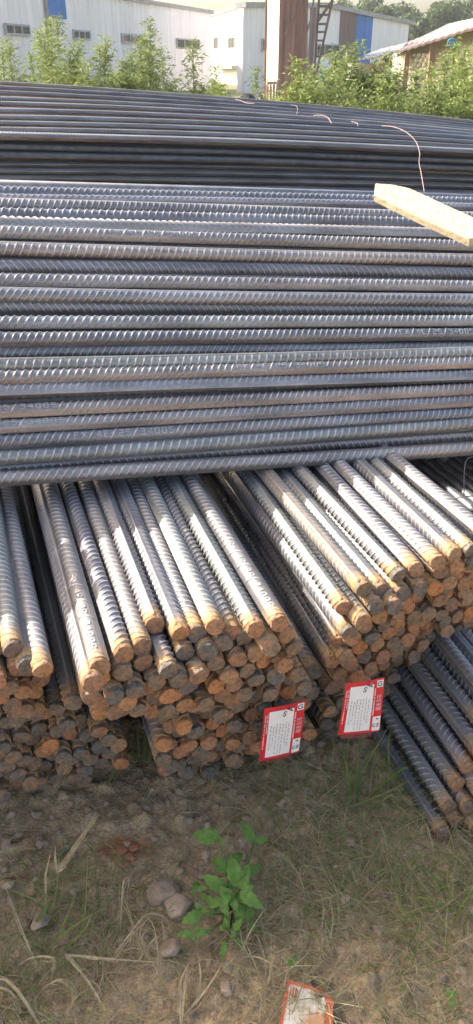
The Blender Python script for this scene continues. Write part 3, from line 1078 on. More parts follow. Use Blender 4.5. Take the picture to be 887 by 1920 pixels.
    p = MB()
    sheet(p, 0.10, 1.004, 0.80, 1.09, -0.001, n=2)
    p.build("plastic_sleeve", M_PLAS, root)
    wr = MB()
    a = Pt(0.62, 0.06, 0.002)
    wr.tube([a - nrm * 0.02 + Vector((0.002, 0, 0.003)), a + Vector((0.002, 0, 0.004)), a + nrm * 0.004, a + Vector((0.004, 0, -0.004)), a + Vector((-0.004, 0, -0.001))], 0.0010, 6)
    wr.build("wire_loop", M_WIRE, root, smooth=True)
def corner(x, y, d): return at_depth(x, y, d)
hang_tag(corner(496, 1329, 1.115), corner(573, 1314, 1.125), corner(561, 1410, 1.175), corner(486, 1428, 1.165), "red and white printed tag tilted on the centre bundle, left of two")
hang_tag(corner(649, 1282, 1.115), corner(721, 1271, 1.125), corner(712, 1371, 1.165), corner(634, 1379, 1.155), "red and white printed tag hanging on the right bundle, right of two")

# fallen tag
M_FRED = simple("faded_red_tag", (0.50, 0.13, 0.065), 0.8, var=0.3, scale=60)
def faded_panel():
    t = NT("weathered_tag_paper")
    v = t.coord('Object')
    f = t.noise(v, 70, 5, 0.7)
    f2 = t.noise(v, 28, 3)
    col = t.ramp(f, [(0.36, (0.22, 0.16, 0.09)), (0.46, (0.50, 0.42, 0.29)), (0.58, (0.64, 0.59, 0.48)), (0.75, (0.70, 0.66, 0.58))])
    col = t.mix(t.maprange(f2, 0.52, 0.62, 0, 0.85), col, (0.52, 0.25, 0.10))
    return t.set(color=col, rough=0.9, spec=0.1)
M_FPAN = faded_panel()
root = empty("fallen_tag", at_z(570, 1890, 0.004), "faded torn red tag lying on the soil at the bottom edge", "tag")
ol = [(539, 1836), (585, 1850), (617, 1865), (626, 1878), (624, 1916), (618, 1965), (560, 1965), (512, 1962), (524, 1915)]
inn = [(543, 1844), (585, 1857), (609, 1871), (611, 1880), (608, 1915), (600, 1955), (562, 1955), (522, 1953), (532, 1912)]
def ragged(poly, amp, seed):
    q = random.Random(seed); out = []
    for (a, b), (c, d) in zip(poly, poly[1:] + poly[:1]):
        m = max(2, int(math.hypot(c - a, d - b) / 7))
        for i in range(m): out.append((a + (c - a) * i / m + q.uniform(-amp, amp), b + (d - b) * i / m + q.uniform(-amp, amp)))
    return out
ol, inn = ragged(ol, 1.0, 1), ragged(inn, 1.7, 2)
mb = MB(); n = len(ol)
zz = lambda i: 0.014
tv = [at_z(x, y, zz(i)) for i, (x, y) in enumerate(ol)]
mb.add(tv + [p - Vector((0, 0, 0.0012)) for p in tv], [tuple(range(n))[::-1]] + [(i, (i + 1) % n, n + (i + 1) % n, n + i) for i in range(n)] + [tuple(range(n, 2 * n))])
mb.build("red_card", M_FRED, root)
mb = MB()
n = len(inn)
tv = [at_z(x, y, zz(i) + 0.0012) for i, (x, y) in enumerate(inn)]
mb.add(tv, [tuple(range(n))[::-1]])
mb.build("white_panel", M_FPAN, root)
mb = MB()
for k in range(3):
    a, b = at_z(546 + k * 5, 1850 + k, 0.0165), at_z(543 + k * 5, 1868 + k * 2, 0.0165)
    mb.bar(a, b, 0.0016, 0.0004)
mb.build("faded_print", M_FRED, root)

# ------------------------------------------------------------------ stones, crumbs
M_STONE = simple("brown_stone", (0.36, 0.26, 0.18), 0.9, var=0.3, scale=40, bump=0.3, rnd=0.12, spec=0.2)
M_BRICK = simple("red_brick_crumb", (0.34, 0.14, 0.075), 0.95, var=0.3, scale=50, bump=0.3, spec=0.1)
M_PEB = simple("pebble", (0.36, 0.27, 0.18), 0.9, var=0.3, scale=50, spec=0.2)
import bmesh
def stone(px, py, wpx, hpx, m, name, label, cat, seed, group=None, flat=0.7):
    c = at_z(px, py, 0.012)
    d = (c - C0).dot(FW)
    w, hh = wpx * d / F_PX / 2, hpx * d / F_PX / 2
    bm = bmesh.new()
    bmesh.ops.create_icosphere(bm, subdivisions=4, radius=1.0)
    r = random.Random(seed)
    planes = [(Vector((r.gauss(0, 1), r.gauss(0, 1), r.gauss(0, 1))).normalized(), r.uniform(0.55, 0.85)) for _ in range(11)]
    for v in bm.verts:
        for nn, k in planes:
            dd = v.co.dot(nn)
            if dd > k: v.co -= nn * (dd - k)
        v.co *= 1 + 0.10 * mnoise.noise(v.co * 2.5 + Vector((seed, 0, 0))) + 0.05 * mnoise.noise(v.co * 7 + Vector((seed, 0, 0)))
        v.co = Vector((v.co.x * w * 1.12, v.co.y * hh * 1.25, v.co.z * min(w, hh) * flat)) * 1.12
    me = bpy.data.meshes.new(name)
    bm.to_mesh(me); bm.free()
    me.materials.append(m)
    me.polygons.foreach_set('use_smooth', [True] * len(me.polygons))
    o = bpy.data.objects.new(name, me)
    COL.objects.link(o)
    o.location = c + Vector((0, 0, -0.004))
    o.rotation_euler = (0, 0, r.uniform(-0.6, 0.6))
    tag(o, label, cat, group)
stone(308, 1668, 52, 54, M_STONE, "stone", "rounded brown stone left of the green weed", "stone", 1)
stone(334, 1692, 46, 40, M_STONE, "stone", "flat brown stone leaning below the rounded one", "stone", 2)
stone(425, 1850, 20, 26, M_PEB, "stone", "small pale stone below the green weed", "stone", 3)
stone(273, 1740, 0.1, 0.1, M_STONE, "stone", "x", "stone", 9) if False else None
stone(320, 1775, 30, 30, M_STONE, "stone", "half buried stone under the weed's lower leaves", "stone", 4)
stone(75, 1725, 28, 30, M_STONE, "stone", "brown clod amid the dry grass at left", "stone", 5)
for k, (x, y, s, wd) in enumerate([(230, 1588, 20, 'largest'), (250, 1585, 16, 'upper right'), (212, 1592, 12, 'left'), (246, 1604, 16, 'pale lower right'), (238, 1616, 13, 'lowest'), (240, 1574, 12, 'uppermost'), (196, 1598, 9, 'leftmost tiny')]):
    stone(x, y, s, s * 0.85, M_BRICK, "brick_crumb", wd + " crumbled brick fragment in the orange stain on the soil", "brick fragment", 20 + k, "red brick fragments in the stain", 0.35)
# loose clods and pebbles as ground cover
mb = MB()
r = random.Random(11)
ico_v = [(0, 0, 1)] + [(math.cos(a) * 0.9, math.sin(a) * 0.9, 0.35) for a in [i * 2 * PI / 5 for i in range(5)]] + [(math.cos(a) * 0.9, math.sin(a) * 0.9, -0.4) for a in [(i + .5) * 2 * PI / 5 for i in range(5)]]
ico_f = [(0, 1 + i, 1 + (i + 1) % 5) for i in range(5)] + [f for i in range(5) for f in ((1 + i, 6 + i, 1 + (i + 1) % 5), (1 + (i + 1) % 5, 6 + i, 6 + (i + 1) % 5))]
for k in range(3400):
    x, y = r.uniform(-0.6, 0.6), r.uniform(0.4, 1.1)
    s = 0.0011 + 0.0085 * r.random() ** 5
    if mnoise.noise(Vector((x * 6, y * 6, 1))) < -0.25 and r.random() < 0.6: continue
    z = ground_h(x, y)
    sx, sy, a = r.uniform(0.7, 1.3), r.uniform(0.7, 1.3), r.uniform(0, PI)
    vs = []
    for p in ico_v:
        q = (p[0] * sx * r.uniform(0.8, 1.15), p[1] * sy * r.uniform(0.8, 1.15), p[2] * 0.7)
        vs.append((x + s * (q[0] * math.cos(a) - q[1] * math.sin(a)), y + s * (q[0] * math.sin(a) + q[1] * math.cos(a)), z + s * q[2] + s * 0.2))
    mb.add(vs, ico_f, 0 if r.random() < 0.7 else 1)
o = mb.build("soil_clods", [M_STONE, M_PEB])
tag(o, "loose soil clods and pebbles on the ground", "clods", kind='stuff')

# ------------------------------------------------------------------ grass
def grass_mat(name, stops, trans=0.25):
    t = NT(name)
    g = t.n('ShaderNodeNewGeometry')
    col = t.ramp(g.outputs['Random Per Island'], stops)
    v = t.coord('Object')
    f = t.noise(v, 190, 4, 0.65)
    col = t.mix(0.75, col, t.ramp(f, [(0.3, 0.55), (0.7, 1.25)]), 'MULTIPLY')
    t.set(color=col, rough=0.65, spec=0.25)
    if trans:
        tr = t.n('ShaderNodeBsdfTranslucent')
        t.l(col, tr.inputs[0])
        m = t.n('ShaderNodeMixShader'); m.inputs[0].default_value = trans
        t.l(t.b.outputs[0], m.inputs[1]); t.l(tr.outputs[0], m.inputs[2])
        t.l(m.outputs[0], t.out.inputs[0])
    return t.mat
M_STRAW = grass_mat("dry_straw", [(0, (0.27, 0.21, 0.115)), (0.4, (0.36, 0.29, 0.17)), (0.7, (0.29, 0.26, 0.12)), (1, (0.46, 0.38, 0.24))], 0.15)
M_GRASS = grass_mat("green_grass", [(0, (0.11, 0.18, 0.04)), (0.5, (0.19, 0.23, 0.065)), (1, (0.30, 0.28, 0.11))], 0.3)
M_PALE = grass_mat("pale_dry_blade", [(0, (0.36, 0.27, 0.14)), (0.5, (0.44, 0.34, 0.19)), (1, (0.52, 0.42, 0.26))], 0.2)
M_WEED = grass_mat("weed_leaf", [(0, (0.085, 0.18, 0.035)), (0.5, (0.13, 0.245, 0.05)), (1, (0.20, 0.30, 0.07))], 0.3)

def blade(mb, pts, w, nrm=None, mi=0):
    """ribbon tapering to its tip with a slight V fold"""
    pts = [Vector(p) for p in pts]
    n = len(pts)
    vs, fs = [], []
    for i, p in enumerate(pts):
        d = (pts[min(i + 1, n - 1)] - pts[max(i - 1, 0)])
        d = d.normalized() if d.length > 1e-9 else Vector((0, 1, 0))
        v = (C0 - p).normalized() if nrm is None else nrm
        s = d.cross(v)
        s = s.normalized() if s.length > 1e-6 else Vector((1, 0, 0))
        k = i / (n - 1)
        ww = w * (1 - k ** 2.2) * (0.6 + 0.4 * min(1, k * 5)) * 0.5 + 0.00008
        u = s.cross(d)
        vs += [p - s * ww, p + u * (ww * -0.3), p + s * ww]
    for i in range(n - 1):
        a = i * 3
        fs += [(a, a + 1, a + 4, a + 3), (a + 1, a + 2, a + 5, a + 4)]
    mb.add(vs, fs, mi)
def arc_pts(p, az, L, lift, curl, n=6, lean=0.6):
    out = []
    el = lift
    q = Vector(p)
    a = az
    for i in range(n):
        out.append(q.copy())
        q = q + Vector((math.cos(a) * math.cos(el), math.sin(a) * math.cos(el), math.sin(el))) * (L / (n - 1))
        el -= curl / (n - 1)
        a += lean / (n - 1)
        gz = ground_h(q.x, q.y) + 0.002
        if q.z < gz: q.z = gz; el = max(el, 0.0)
    return out
r = random.Random(21)
straw = MB()
for k in range(7000):
    px, py = r.uniform(-30, 917), r.uniform(1440, 1940)
    dens = 0.5 + 0.5 * mnoise.noise(Vector((px * 0.008, py * 0.008, 3)))
    w = 0.35 + 0.65 * min(1, max(0, (px - 380) / 200)) if py < 1700 else 0.8
    if px < 400 and py < 1640: w *= 0.35
    if 250 < px < 420 and py > 1790: w *= 0.6
    if r.random() > dens * w * 1.3: continue
    p = at_z(px, py, 0)
    p.z = ground_h(p.x, p.y) + 0.001
    L = r.uniform(0.02, 0.075) * (1.3 if px > 450 else 1.0)
    blade(straw, arc_pts(p, r.uniform(0, 2 * PI), L, r.choice((0.1, 0.25, 0.5, 0.9)), r.uniform(0.2, 2.0), 5, r.uniform(-1.5, 1.5)), r.uniform(0.0005, 0.0013))
o = straw.build("dry_straw", M_STRAW)
tag(o, "matted dry straw scattered over the soil", "straw", kind='stuff')
gr = MB()
for k in range(3600):
    px, py = r.uniform(-30, 917), r.uniform(1420, 1930)
    a = 0
    for (cx_, cy_, sx_, sy_, wt) in ((700, 1480, 90, 60, 1.0), (830, 1640, 130, 130, 0.9), (640, 1700, 170, 130, 0.45), (130, 1690, 110, 80, 0.8), (40, 1870, 90, 70, 0.6), (580, 1560, 110, 110, 0.5), (330, 1390, 40, 30, 0.7), (450, 1450, 180, 30, 0.5), (860, 1880, 60, 60, 0.3)):
        a += wt * math.exp(-((px - cx_) / sx_) ** 2 - ((py - cy_) / sy_) ** 2)
    if r.random() > a: continue
    p = at_z(px, py, 0)
    p.z = ground_h(p.x, p.y) + 0.001
    blade(gr, arc_pts(p, r.uniform(0, 2 * PI), r.uniform(0.03, 0.085), r.uniform(0.5, 1.4), r.uniform(0.3, 1.6), 6, r.uniform(-0.8, 0.8)), r.uniform(0.0006, 0.0015))
o = gr.build("green_grass", M_GRASS)
tag(o, "short green grass growing through the straw", "grass", kind='stuff')

hb = random.Random(77)
def hand_blades(name, label, cat, mat, lines, w=0.0025, group=None):
    root = None
    mb = MB()
    for ln in lines:
        pts = [at_z(x, y, z) for x, y, z in ln]
        P = [pts[0]] + pts + [pts[-1]]
        out = []
        for i in range(1, len(P) - 2):
            for k in range(4):
                t = k / 4
                a, b, c, d = P[i - 1], P[i], P[i + 1], P[i + 2]
                out.append(0.5 * ((2 * b) + (c - a) * t + (2 * a - 5 * b + 4 * c - d) * t * t + (3 * b - a - 3 * c + d) * t ** 3))
        out.append(P[-2])
        blade(mb, out, w * (0.75 if mat is M_PALE else 0.85))
        for e in range(3 if mat is M_PALE else 2):
            off = Vector((hb.uniform(-1, 1), hb.uniform(-1, 1), 0)) * 0.008
            cut = hb.randint(len(out) // 2, len(out))
            blade(mb, [p + off * (0.3 + i / len(out)) + Vector((hb.uniform(-.0012, .0012), hb.uniform(-.0012, .0012), -0.3 * p.z * i / len(out))) for i, p in enumerate(out[:max(3, cut)])], w * 0.35)
    o = mb.build(name, mat)
    return tag(o, label, cat, group)
GB_ = "dry grass blades lying on the soil"
hand_blades("dry_grass", "long straight pale blade lying level at lower left", "dry grass", M_PALE, [[(122, 1790, .02), (220, 1799, .022), (320, 1806, .015)]], 0.0035)
hand_blades("dry_grass", "pale blade slanting down to the bottom edge from the level one", "dry grass", M_PALE, [[(122, 1792, .02), (165, 1840, .02), (215, 1925, .012)]], 0.0035)
hand_blades("dry_grass", "straight pale blade slanting at the far left edge", "dry grass", M_PALE, [[(72, 1822, .008), (40, 1740, .03), (6, 1652, .06)]], 0.003)
hand_blades("dry_grass", "reddish pale blade curving at the bottom left corner", "dry grass", M_PALE, [[(75, 1925, .005), (40, 1868, .03), (10, 1838, .035), (-15, 1838, .03)]], 0.005)
hand_blades("dry_grass_clump", "curly pale dry grass clump left of the two stones", "dry grass", M_PALE,
            [[(225, 1740, .01), (228, 1690, .04), (232, 1650, .06), (242, 1650, .05), (238, 1685, .03), (246, 1720, .01)],
             [(245, 1790, .005), (250, 1740, .03), (238, 1700, .045), (226, 1660, .05)], [(280, 1800, .005), (262, 1750, .03), (290, 1715, .03), (330, 1735, .01)],
             [(300, 1830, .005), (296, 1780, .03), (285, 1730, .04), (258, 1712, .03)], [(210, 1800, .005), (238, 1758, .03), (275, 1715, .04), (310, 1722, .03), (322, 1760, .006)],
             [(300, 1790, .005), (308, 1750, .03), (300, 1722, .03)], [(260, 1800, .004), (290, 1760, .02), (320, 1750, .01)]], 0.0026)
hand_blades("dry_grass_clump", "pale flat-bladed dry grass clump at the lower middle", "dry grass", M_PALE,
            [[(340, 1925, .004), (345, 1860, .03), (352, 1805, .035)], [(330, 1890, .004), (338, 1840, .03), (355, 1806, .04)], [(370, 1880, .004), (376, 1830, .02), (372, 1800, .03)],
             [(345, 1905, .004), (390, 1850, .02), (418, 1805, .03)]], 0.0042)
hand_blades("dry_grass_clump", "bent tan dry grass clump at the left edge", "dry grass", M_PALE,
            [[(95, 1845, .006), (100, 1810, .03), (95, 1795, .04), (60, 1795, .03), (30, 1812, .01)], [(130, 1900, .004), (136, 1860, .02), (110, 1840, .03), (80, 1850, .01)],
             [(40, 1900, .004), (20, 1860, .02), (-10, 1850, .02)], [(100, 1840, .03), (120, 1838, .03), (140, 1850, .01)]], 0.004)
hand_blades("dry_grass_clump", "thin curved dry blades right of the green weed", "dry grass", M_PALE,
            [[(450, 1790, .004), (470, 1745, .03), (500, 1700, .05)], [(470, 1800, .004), (455, 1770, .02), (450, 1740, .04)], [(480, 1880, .004), (505, 1830, .02), (508, 1750, .03)],
             [(437, 1830, .01), (448, 1815, .02), (458, 1838, .005)]], 0.003)
hand_blades("grass_tuft", "green grass tuft with long blades at the foot of the right bundle", "grass", M_GRASS,
            [[(655, 1490, .004), (690, 1430, .05), (738, 1345, .12)], [(668, 1500, .004), (672, 1420, .07), (690, 1360, .12)], [(640, 1520, .004), (720, 1488, .05), (775, 1460, .07)],
             [(660, 1510, .004), (650, 1440, .07), (655, 1380, .11)], [(690, 1500, .004), (718, 1470, .05), (760, 1440, .08), (768, 1445, .07)], [(700, 1520, .004), (735, 1490, .06), (755, 1520, .02)],
             [(735, 1480, .004), (728, 1400, .08), (735, 1360, .1)], [(680, 1490, .004), (655, 1450, .05), (640, 1400, .08)]], 0.003)
hand_blades("grass_tuft", "green grass tuft with pale drooping blade at lower left", "grass", M_GRASS,
            [[(85, 1780, .004), (140, 1735, .04), (215, 1690, .05)], [(100, 1770, .004), (125, 1720, .05), (150, 1655, .07)], [(120, 1780, .004), (160, 1740, .04), (180, 1690, .06)],
             [(60, 1740, .004), (90, 1690, .04), (60, 1660, .05), (0, 1648, .04)], [(100, 1720, .004), (70, 1690, .04), (10, 1665, .05)], [(150, 1760, .004), (160, 1700, .05), (165, 1580, .10)]], 0.003)
hand_blades("grass_tuft", "sparse green grass tuft at the right edge", "grass", M_GRASS,
            [[(860, 1720, .004), (820, 1690, .04), (760, 1680, .04)], [(870, 1700, .004), (890, 1650, .05), (900, 1610, .07)], [(850, 1730, .004), (870, 1690, .05), (905, 1670, .06)],
             [(840, 1700, .004), (820, 1650, .04), (770, 1615, .06)], [(865, 1710, .004), (840, 1660, .05), (840, 1610, .08)], [(850, 1700, .004), (800, 1700, .03), (740, 1720, .02)]], 0.0028)
hand_blades("grass_tuft", "dark grass tuft growing out under the centre bundle", "grass", M_GRASS,
            [[(262, 1425, .004), (258, 1380, .05), (262, 1330, .09)], [(270, 1430, .004), (272, 1380, .05), (282, 1340, .08)], [(255, 1430, .004), (245, 1400, .04), (235, 1375, .06)],
             [(200, 1470, .004), (225, 1430, .03), (258, 1402, .04)], [(275, 1430, .004), (290, 1395, .04), (300, 1370, .06)]], 0.003)
# foxtail stalk
root = empty("foxtail_grass", at_z(85, 1732, 0), "single seeded foxtail grass stalk leaning right at left", "grass stalk")
mb = MB()
mb.tube([at_z(85, 1732, 0), at_z(100, 1700, .04), at_z(108, 1660, .07), at_z(109, 1636, .085)], 0.0011, 5)
mb.build("stem", M_GRASS, root)
mb = MB()
A, B = at_z(109, 1636, .085), at_z(168, 1548, .13)
rr = random.Random(2)
for k in range(90):
    t = k / 90
    p = A * (1 - t) + B * t
    ang = k * 2.4
    out_ = Vector((math.cos(ang), math.sin(ang) * 0.6, math.sin(ang))) * 0.0035 * (1 - t * 0.7)
    tip = p + (B - A).normalized() * (0.010 + 0.008 * t) + out_ * 1.4
    blade(mb, [p, (p + tip) / 2 + out_ * 0.3, tip], 0.0016)
for k in range(14):
    t = 0.5 + 0.5 * k / 14
    p = A * (1 - t) + B * t
    blade(mb, [p, p + (B - A) * 0.15 + Vector((rr.uniform(-.004, .004), 0, rr.uniform(-.002, .004))), p + (B - A) * 0.33 + Vector((rr.uniform(-.008, .008), 0, rr.uniform(-.004, .006)))], 0.0006)
mb.build("seed_head", M_PALE, root)
mb = MB()
blade(mb, [at_z(108, 1640, .08), at_z(103, 1610, .10), at_z(104, 1585, .11)], 0.004)
blade(mb, [at_z(86, 1700, .03), at_z(85, 1640, .07), at_z(97, 1590, .1)], 0.004)
mb.build("leaf", M_PALE, root)

# green broadleaf weed
def leaf_obj(parent, b, t, zb, zt, wid, mat, seed=0, name="leaf"):
    A, B = at_z(b[0], b[1], zb), at_z(t[0], t[1], zt)
    d = B - A
    L = d.length
    s = d.cross(Vector((0, -0.5, 0.85)))
    s = s.normalized()
    u = s.cross(d).normalized()
    n = 9
    rr = random.Random(seed)
    w = L * wid * 0.43
    vs, fs = [], []
    for i in range(n + 1):
        k = i / n
        ww = w * (math.sin(PI * min(1, k ** 0.72)) ** 0.85) * (1.0 + 0.13 * (1 if i % 2 else -1)) + 0.0002
        c = A + d * k + u * (0.16 * L * math.sin(PI * k) - 0.10 * L * k * k)
        wob = rr.uniform(-0.06, 0.06) * w
        vs += [c - s * ww + u * (0.22 * ww + wob), c - s * ww * 0.5 + u * (0.22 * ww), c, c + s * ww * 0.5 + u * (0.2 * ww), c + s * ww + u * (0.22 * ww - wob)]
    for i in range(n):
        for j in range(4):
            a = i * 5 + j
            fs.append((a, a + 1, a + 6, a + 5))
    mb = MB(); mb.add(vs, fs)
    return mb.build(name, mat, parent, smooth=True)
root = empty("broadleaf_weed", at_z(432, 1705, 0), "bright green broadleaf weed growing in the bare soil", "weed")
mb = MB()
stems = [[(432, 1705, 0), (428, 1660, .05), (415, 1600, .09), (409, 1572, .10)], [(434, 1706, 0), (446, 1672, .06), (450, 1655, .08)], [(430, 1708, 0), (418, 1690, .05), (412, 1686, .06)],
         [(428, 1712, 0), (400, 1715, .04), (378, 1711, .05)], [(425, 1720, 0), (395, 1745, .03), (362, 1749, .035)], [(436, 1712, 0), (440, 1735, .035), (436, 1745, .04)], [(436, 1712, 0), (430, 1755, .03), (422, 1768, .03)],
         [(440, 1690, 0.01), (465, 1620, .05), (476, 1578, .06)]]
for st in stems: mb.tube([at_z(*p) for p in st], [0.0016, 0.0014, 0.0012, 0.001][:len(st)], 5)
mb.build("stem", M_WEED, root, smooth=True)
LV = [((409, 1574), (360, 1564), .10, .10, .62), ((409, 1575), (395, 1550), .10, .11, .6), ((409, 1573), (420, 1583), .1, .10, .6), ((476, 1579), (453, 1541), .06, .075, .5), ((478, 1578), (504, 1571), .06, .06, .6),
      ((447, 1664), (431, 1602), .08, .10, .58), ((449, 1666), (467, 1618), .08, .095, .55), ((424, 1668), (379, 1641), .07, .085, .55), ((421, 1637), (401, 1606), .07, .075, .7), ((426, 1634), (446, 1596), .06, .07, .7),
      ((450, 1672), (494, 1704), .075, .07, .52), ((452, 1668), (478, 1662), .08, .085, .6), ((417, 1684), (392, 1702), .07, .06, .6), ((415, 1688), (428, 1720), .07, .06, .55), ((434, 1684), (446, 1710), .07, .06, .6),
      ((379, 1711), (339, 1731), .05, .045, .55), ((377, 1709), (366, 1690), .05, .06, .6), ((380, 1712), (388, 1700), .05, .06, .6), ((362, 1749), (331, 1753), .035, .03, .5), ((367, 1749), (394, 1746), .035, .035, .5),
      ((366, 1748), (372, 1733), .035, .045, .6), ((361, 1752), (359, 1768), .035, .025, .6), ((370, 1752), (374, 1764), .035, .03, .6), ((424, 1744), (411, 1738), .04, .04, .6), ((425, 1742), (421, 1720), .04, .06, .55), ((438, 1744), (456, 1720), .045, .055, .55),
      ((436, 1745), (441, 1762), .045, .035, .6), ((422, 1765), (415, 1801), .035, .02, .42), ((462, 1640), (490, 1622), .03, .03, .6), ((371, 1652), (362, 1680), .03, .025, .6), ((440, 1760), (456, 1775), .015, .012, .6), ((436, 1690), (408, 1660), .06, .08, .6), ((440, 1700), (470, 1725), .03, .03, .55),
      ((428, 1672), (420, 1700), .075, .07, .7), ((452, 1650), (440, 1640), .09, .10, .7)]
wr_ = random.Random(13)
for k in range(34):
    bx, by = wr_.gauss(432, 24), wr_.gauss(1680, 34)
    a = wr_.uniform(0, 2 * PI); l = wr_.uniform(14, 30); zz_ = wr_.uniform(0.015, 0.055)
    LV.append(((bx, by), (bx + l * math.cos(a), by + l * math.sin(a) * 0.85), zz_, zz_ + wr_.uniform(-0.012, 0.006), wr_.uniform(0.42, 0.6)))
for k, (b, t, zb, zt, w) in enumerate(LV): leaf_obj(root, b, t, zb, zt, w, M_WEED, k)
for (px, py, lv, lab) in ((545, 1808, [((547, 1806), (536, 1798)), ((547, 1806), (556, 1790)), ((547, 1808), (560, 1806)), ((546, 1808), (543, 1822))], "tiny seedling above the fallen tag"),
                          (842, 1862, [((845, 1870), (836, 1852)), ((846, 1870), (856, 1858)), ((845, 1872), (848, 1892))], "tiny seedling at the lower right")):
    root = empty("seedling", at_z(px, py, 0), lab, "seedling")
    for k, (b, t) in enumerate(lv): leaf_obj(root, b, t, 0.02, 0.022, 0.6, M_WEED, k + 50)
    mb = MB(); mb.tube([at_z(px, py, 0), at_z(px, py - 2, 0.02)], 0.0008, 4); mb.build("stem", M_WEED, root)

# ------------------------------------------------------------------ far buildings
def siding(name, c, rnd=0.05):
    t = NT(name)
    oi = t.n('ShaderNodeObjectInfo')
    v = t.coord('Object', (3, 3, 0.25))
    f = t.noise(v, 1.5, 4, 0.6)
    col = t.ramp(f, [(0.3, tuple(x * 0.8 for x in c)), (0.65, c)])
    k = t.maprange(oi.outputs['Random'], 0, 1, 1 - rnd, 1 + rnd)
    hs = t.n('ShaderNodeHueSaturation'); t.l(k, hs.inputs['Value']); t.l(col, hs.inputs['Color'])
    return t.set(color=hs.outputs[0], rough=0.6, spec=0.3)
M_SIDE = siding("pale_metal_siding", (0.84, 0.79, 0.79))
M_SIDE2 = siding("white_wall", (0.82, 0.80, 0.78))
M_BLUE = siding("blue_sheet", (0.03, 0.17, 0.52))
M_BROWN = siding("brown_sheet", (0.17, 0.105, 0.10))
M_TRIM = simple("grey_roof_trim", (0.30, 0.29, 0.28), 0.6)
M_GLASS = simple("dark_window_glass", (0.035, 0.04, 0.045), 0.3, spec=0.4)
M_FRAME = simple("grey_window_frame", (0.36, 0.36, 0.36), 0.5)

class Wall:
    """vertical wall plane seen through pixels; t runs along it, w out of it towards the viewer"""
    def __init__(self, px, Y, yaw_deg):
        p = at_y(px, 125, Y)
        self.o = Vector((p.x, p.y, 0))
        a = math.radians(yaw_deg)
        self.d = Vector((math.sin(a), math.cos(a), 0))
        self.n = Vector((self.d.y, -self.d.x, 0))
        if self.n.dot(C0 - self.o) < 0: self.n = -self.n
    def hit(self, px, py):
        p = at_plane(px, py, self.o, self.n)
        return (p - self.o).dot(self.d), p.z
    def P(self, t, z, w=0.0): return self.o + self.d * t + self.n * w + Vector((0, 0, z))
    def slab(self, mb, t0, t1, z0, z1, w0, w1, mi=0):
        if t0 > t1: t0, t1 = t1, t0
        P = self.P
        q = [P(t0, z0, w1), P(t1, z0, w1), P(t1, z0, w0), P(t0, z0, w0), P(t0, z1, w1), P(t1, z1, w1), P(t1, z1, w0), P(t0, z1, w0)]
        mb.hexa(q, mi)
    def panel(self, t0, t1, z0, z1, w, parent, mat, name="wall_panel", waves=4, z1b=None):
        mb = MB()
        n = waves * 4
        vs, fs = [], []
        for i in range(n + 1):
            k = i / n
            t = t0 + (t1 - t0) * k
            ww = w + (0.03 if (i % 4) in (1, 2) else 0.0)
            zt = z1 if z1b is None else z1 + (z1b - z1) * k
            vs += [self.P(t, z0, ww), self.P(t, zt, ww)]
        for i in range(n): fs.append((2 * i, 2 * i + 2, 2 * i + 3, 2 * i + 1))
        mb.add(vs, fs)
        return mb.build(name, mat, parent)
    def window(self, px0, py0, px1, py1, parent, npanes=3, w=0.04):
        t0, z1 = self.hit(px0, py0)
        t1, z0 = self.hit(px1, py1)
        _, zc = self.hit((px0 + px1) / 2, (py0 + py1) / 2)
        if t0 > t1: t0, t1 = t1, t0
        if z0 > z1: z0, z1 = z1, z0
        fr = MB()
        b = 0.06
        for (a, c, e, f) in ((t0, t1, z1 - b, z1), (t0, t1, z0, z0 + b)): self.slab(fr, a, c, e, f, w, w + 0.06)
        for i in range(npanes + 1):
            c = t0 + (t1 - t0 - b) * i / npanes
            self.slab(fr, c, c + b, z0 + b, z1 - b, w, w + 0.06)
        fo = fr.build("window", M_FRAME, parent)
        for i in range(npanes):
            c = t0 + (t1 - t0 - b) * i / npanes
            g = MB(); self.slab(g, c + b, c + (t1 - t0 - b) / npanes, z0 + b, z1 - b, w, w + 0.02)
            g.build("pane", M_GLASS, fo)
        return fo

# left warehouse
w1 = Wall(397, 48, 19.6)
_, ztop = w1.hit(395, 22)
t_far = w1.hit(397, 100)[0]
t_near = w1.hit(-60, 60)[0]
b1 = empty("warehouse", w1.P(t_near, 0), "long pale metal-sided warehouse behind the weeds at left", "warehouse")
nP = 18
bt0, bz = w1.hit(123, 36)
bt1, _ = w1.hit(91, 36)
for i in range(nP):
    a, c = t_near + (t_far - t_near) * i / nP, t_near + (t_far - t_near) * (i + 1) / nP
    w1.panel(a, c, -0.05, ztop, 0.0, b1, M_SIDE, waves=3)
mb = MB(); w1.slab(mb, bt1, bt0, bz, ztop, 0.034, 0.06); mb.build("blue_panel", M_BLUE, b1)
mb = MB(); w1.slab(mb, t_near, t_far + 0.1, ztop - 0.1, ztop + 0.06, -0.2, 0.12); mb.build("roof_edge", M_TRIM, b1)
mb = MB()
q0, q1 = w1.P(t_near, ztop + 0.1, -0.3), w1.P(t_far, ztop + 0.1, -0.3)
q2, q3 = w1.P(t_far, ztop + 1.4, -9), w1.P(t_near, ztop + 1.4, -9)
mb.add([q0, q1, q2, q3], [(0, 1, 2, 3)])
w1.slab(mb, t_near, t_far, -0.05, ztop, -9, -0.1)
mb.build("roof", M_TRIM, b1)
for (a, b, c, d) in ((5, 43, 54, 68), (133, 55, 167, 76), (226, 62, 268, 83), (328, 71, 372, 93)): w1.window(a, b, c, d, b1, 3)
w1.window(228, 113, 262, 135, b1, 2)
mb = MB()
t, _ = w1.hit(84, 40)
w1.slab(mb, t, t + 0.1, 0, ztop, 0.04, 0.14)
mb.build("downpipe", M_TRIM, b1)

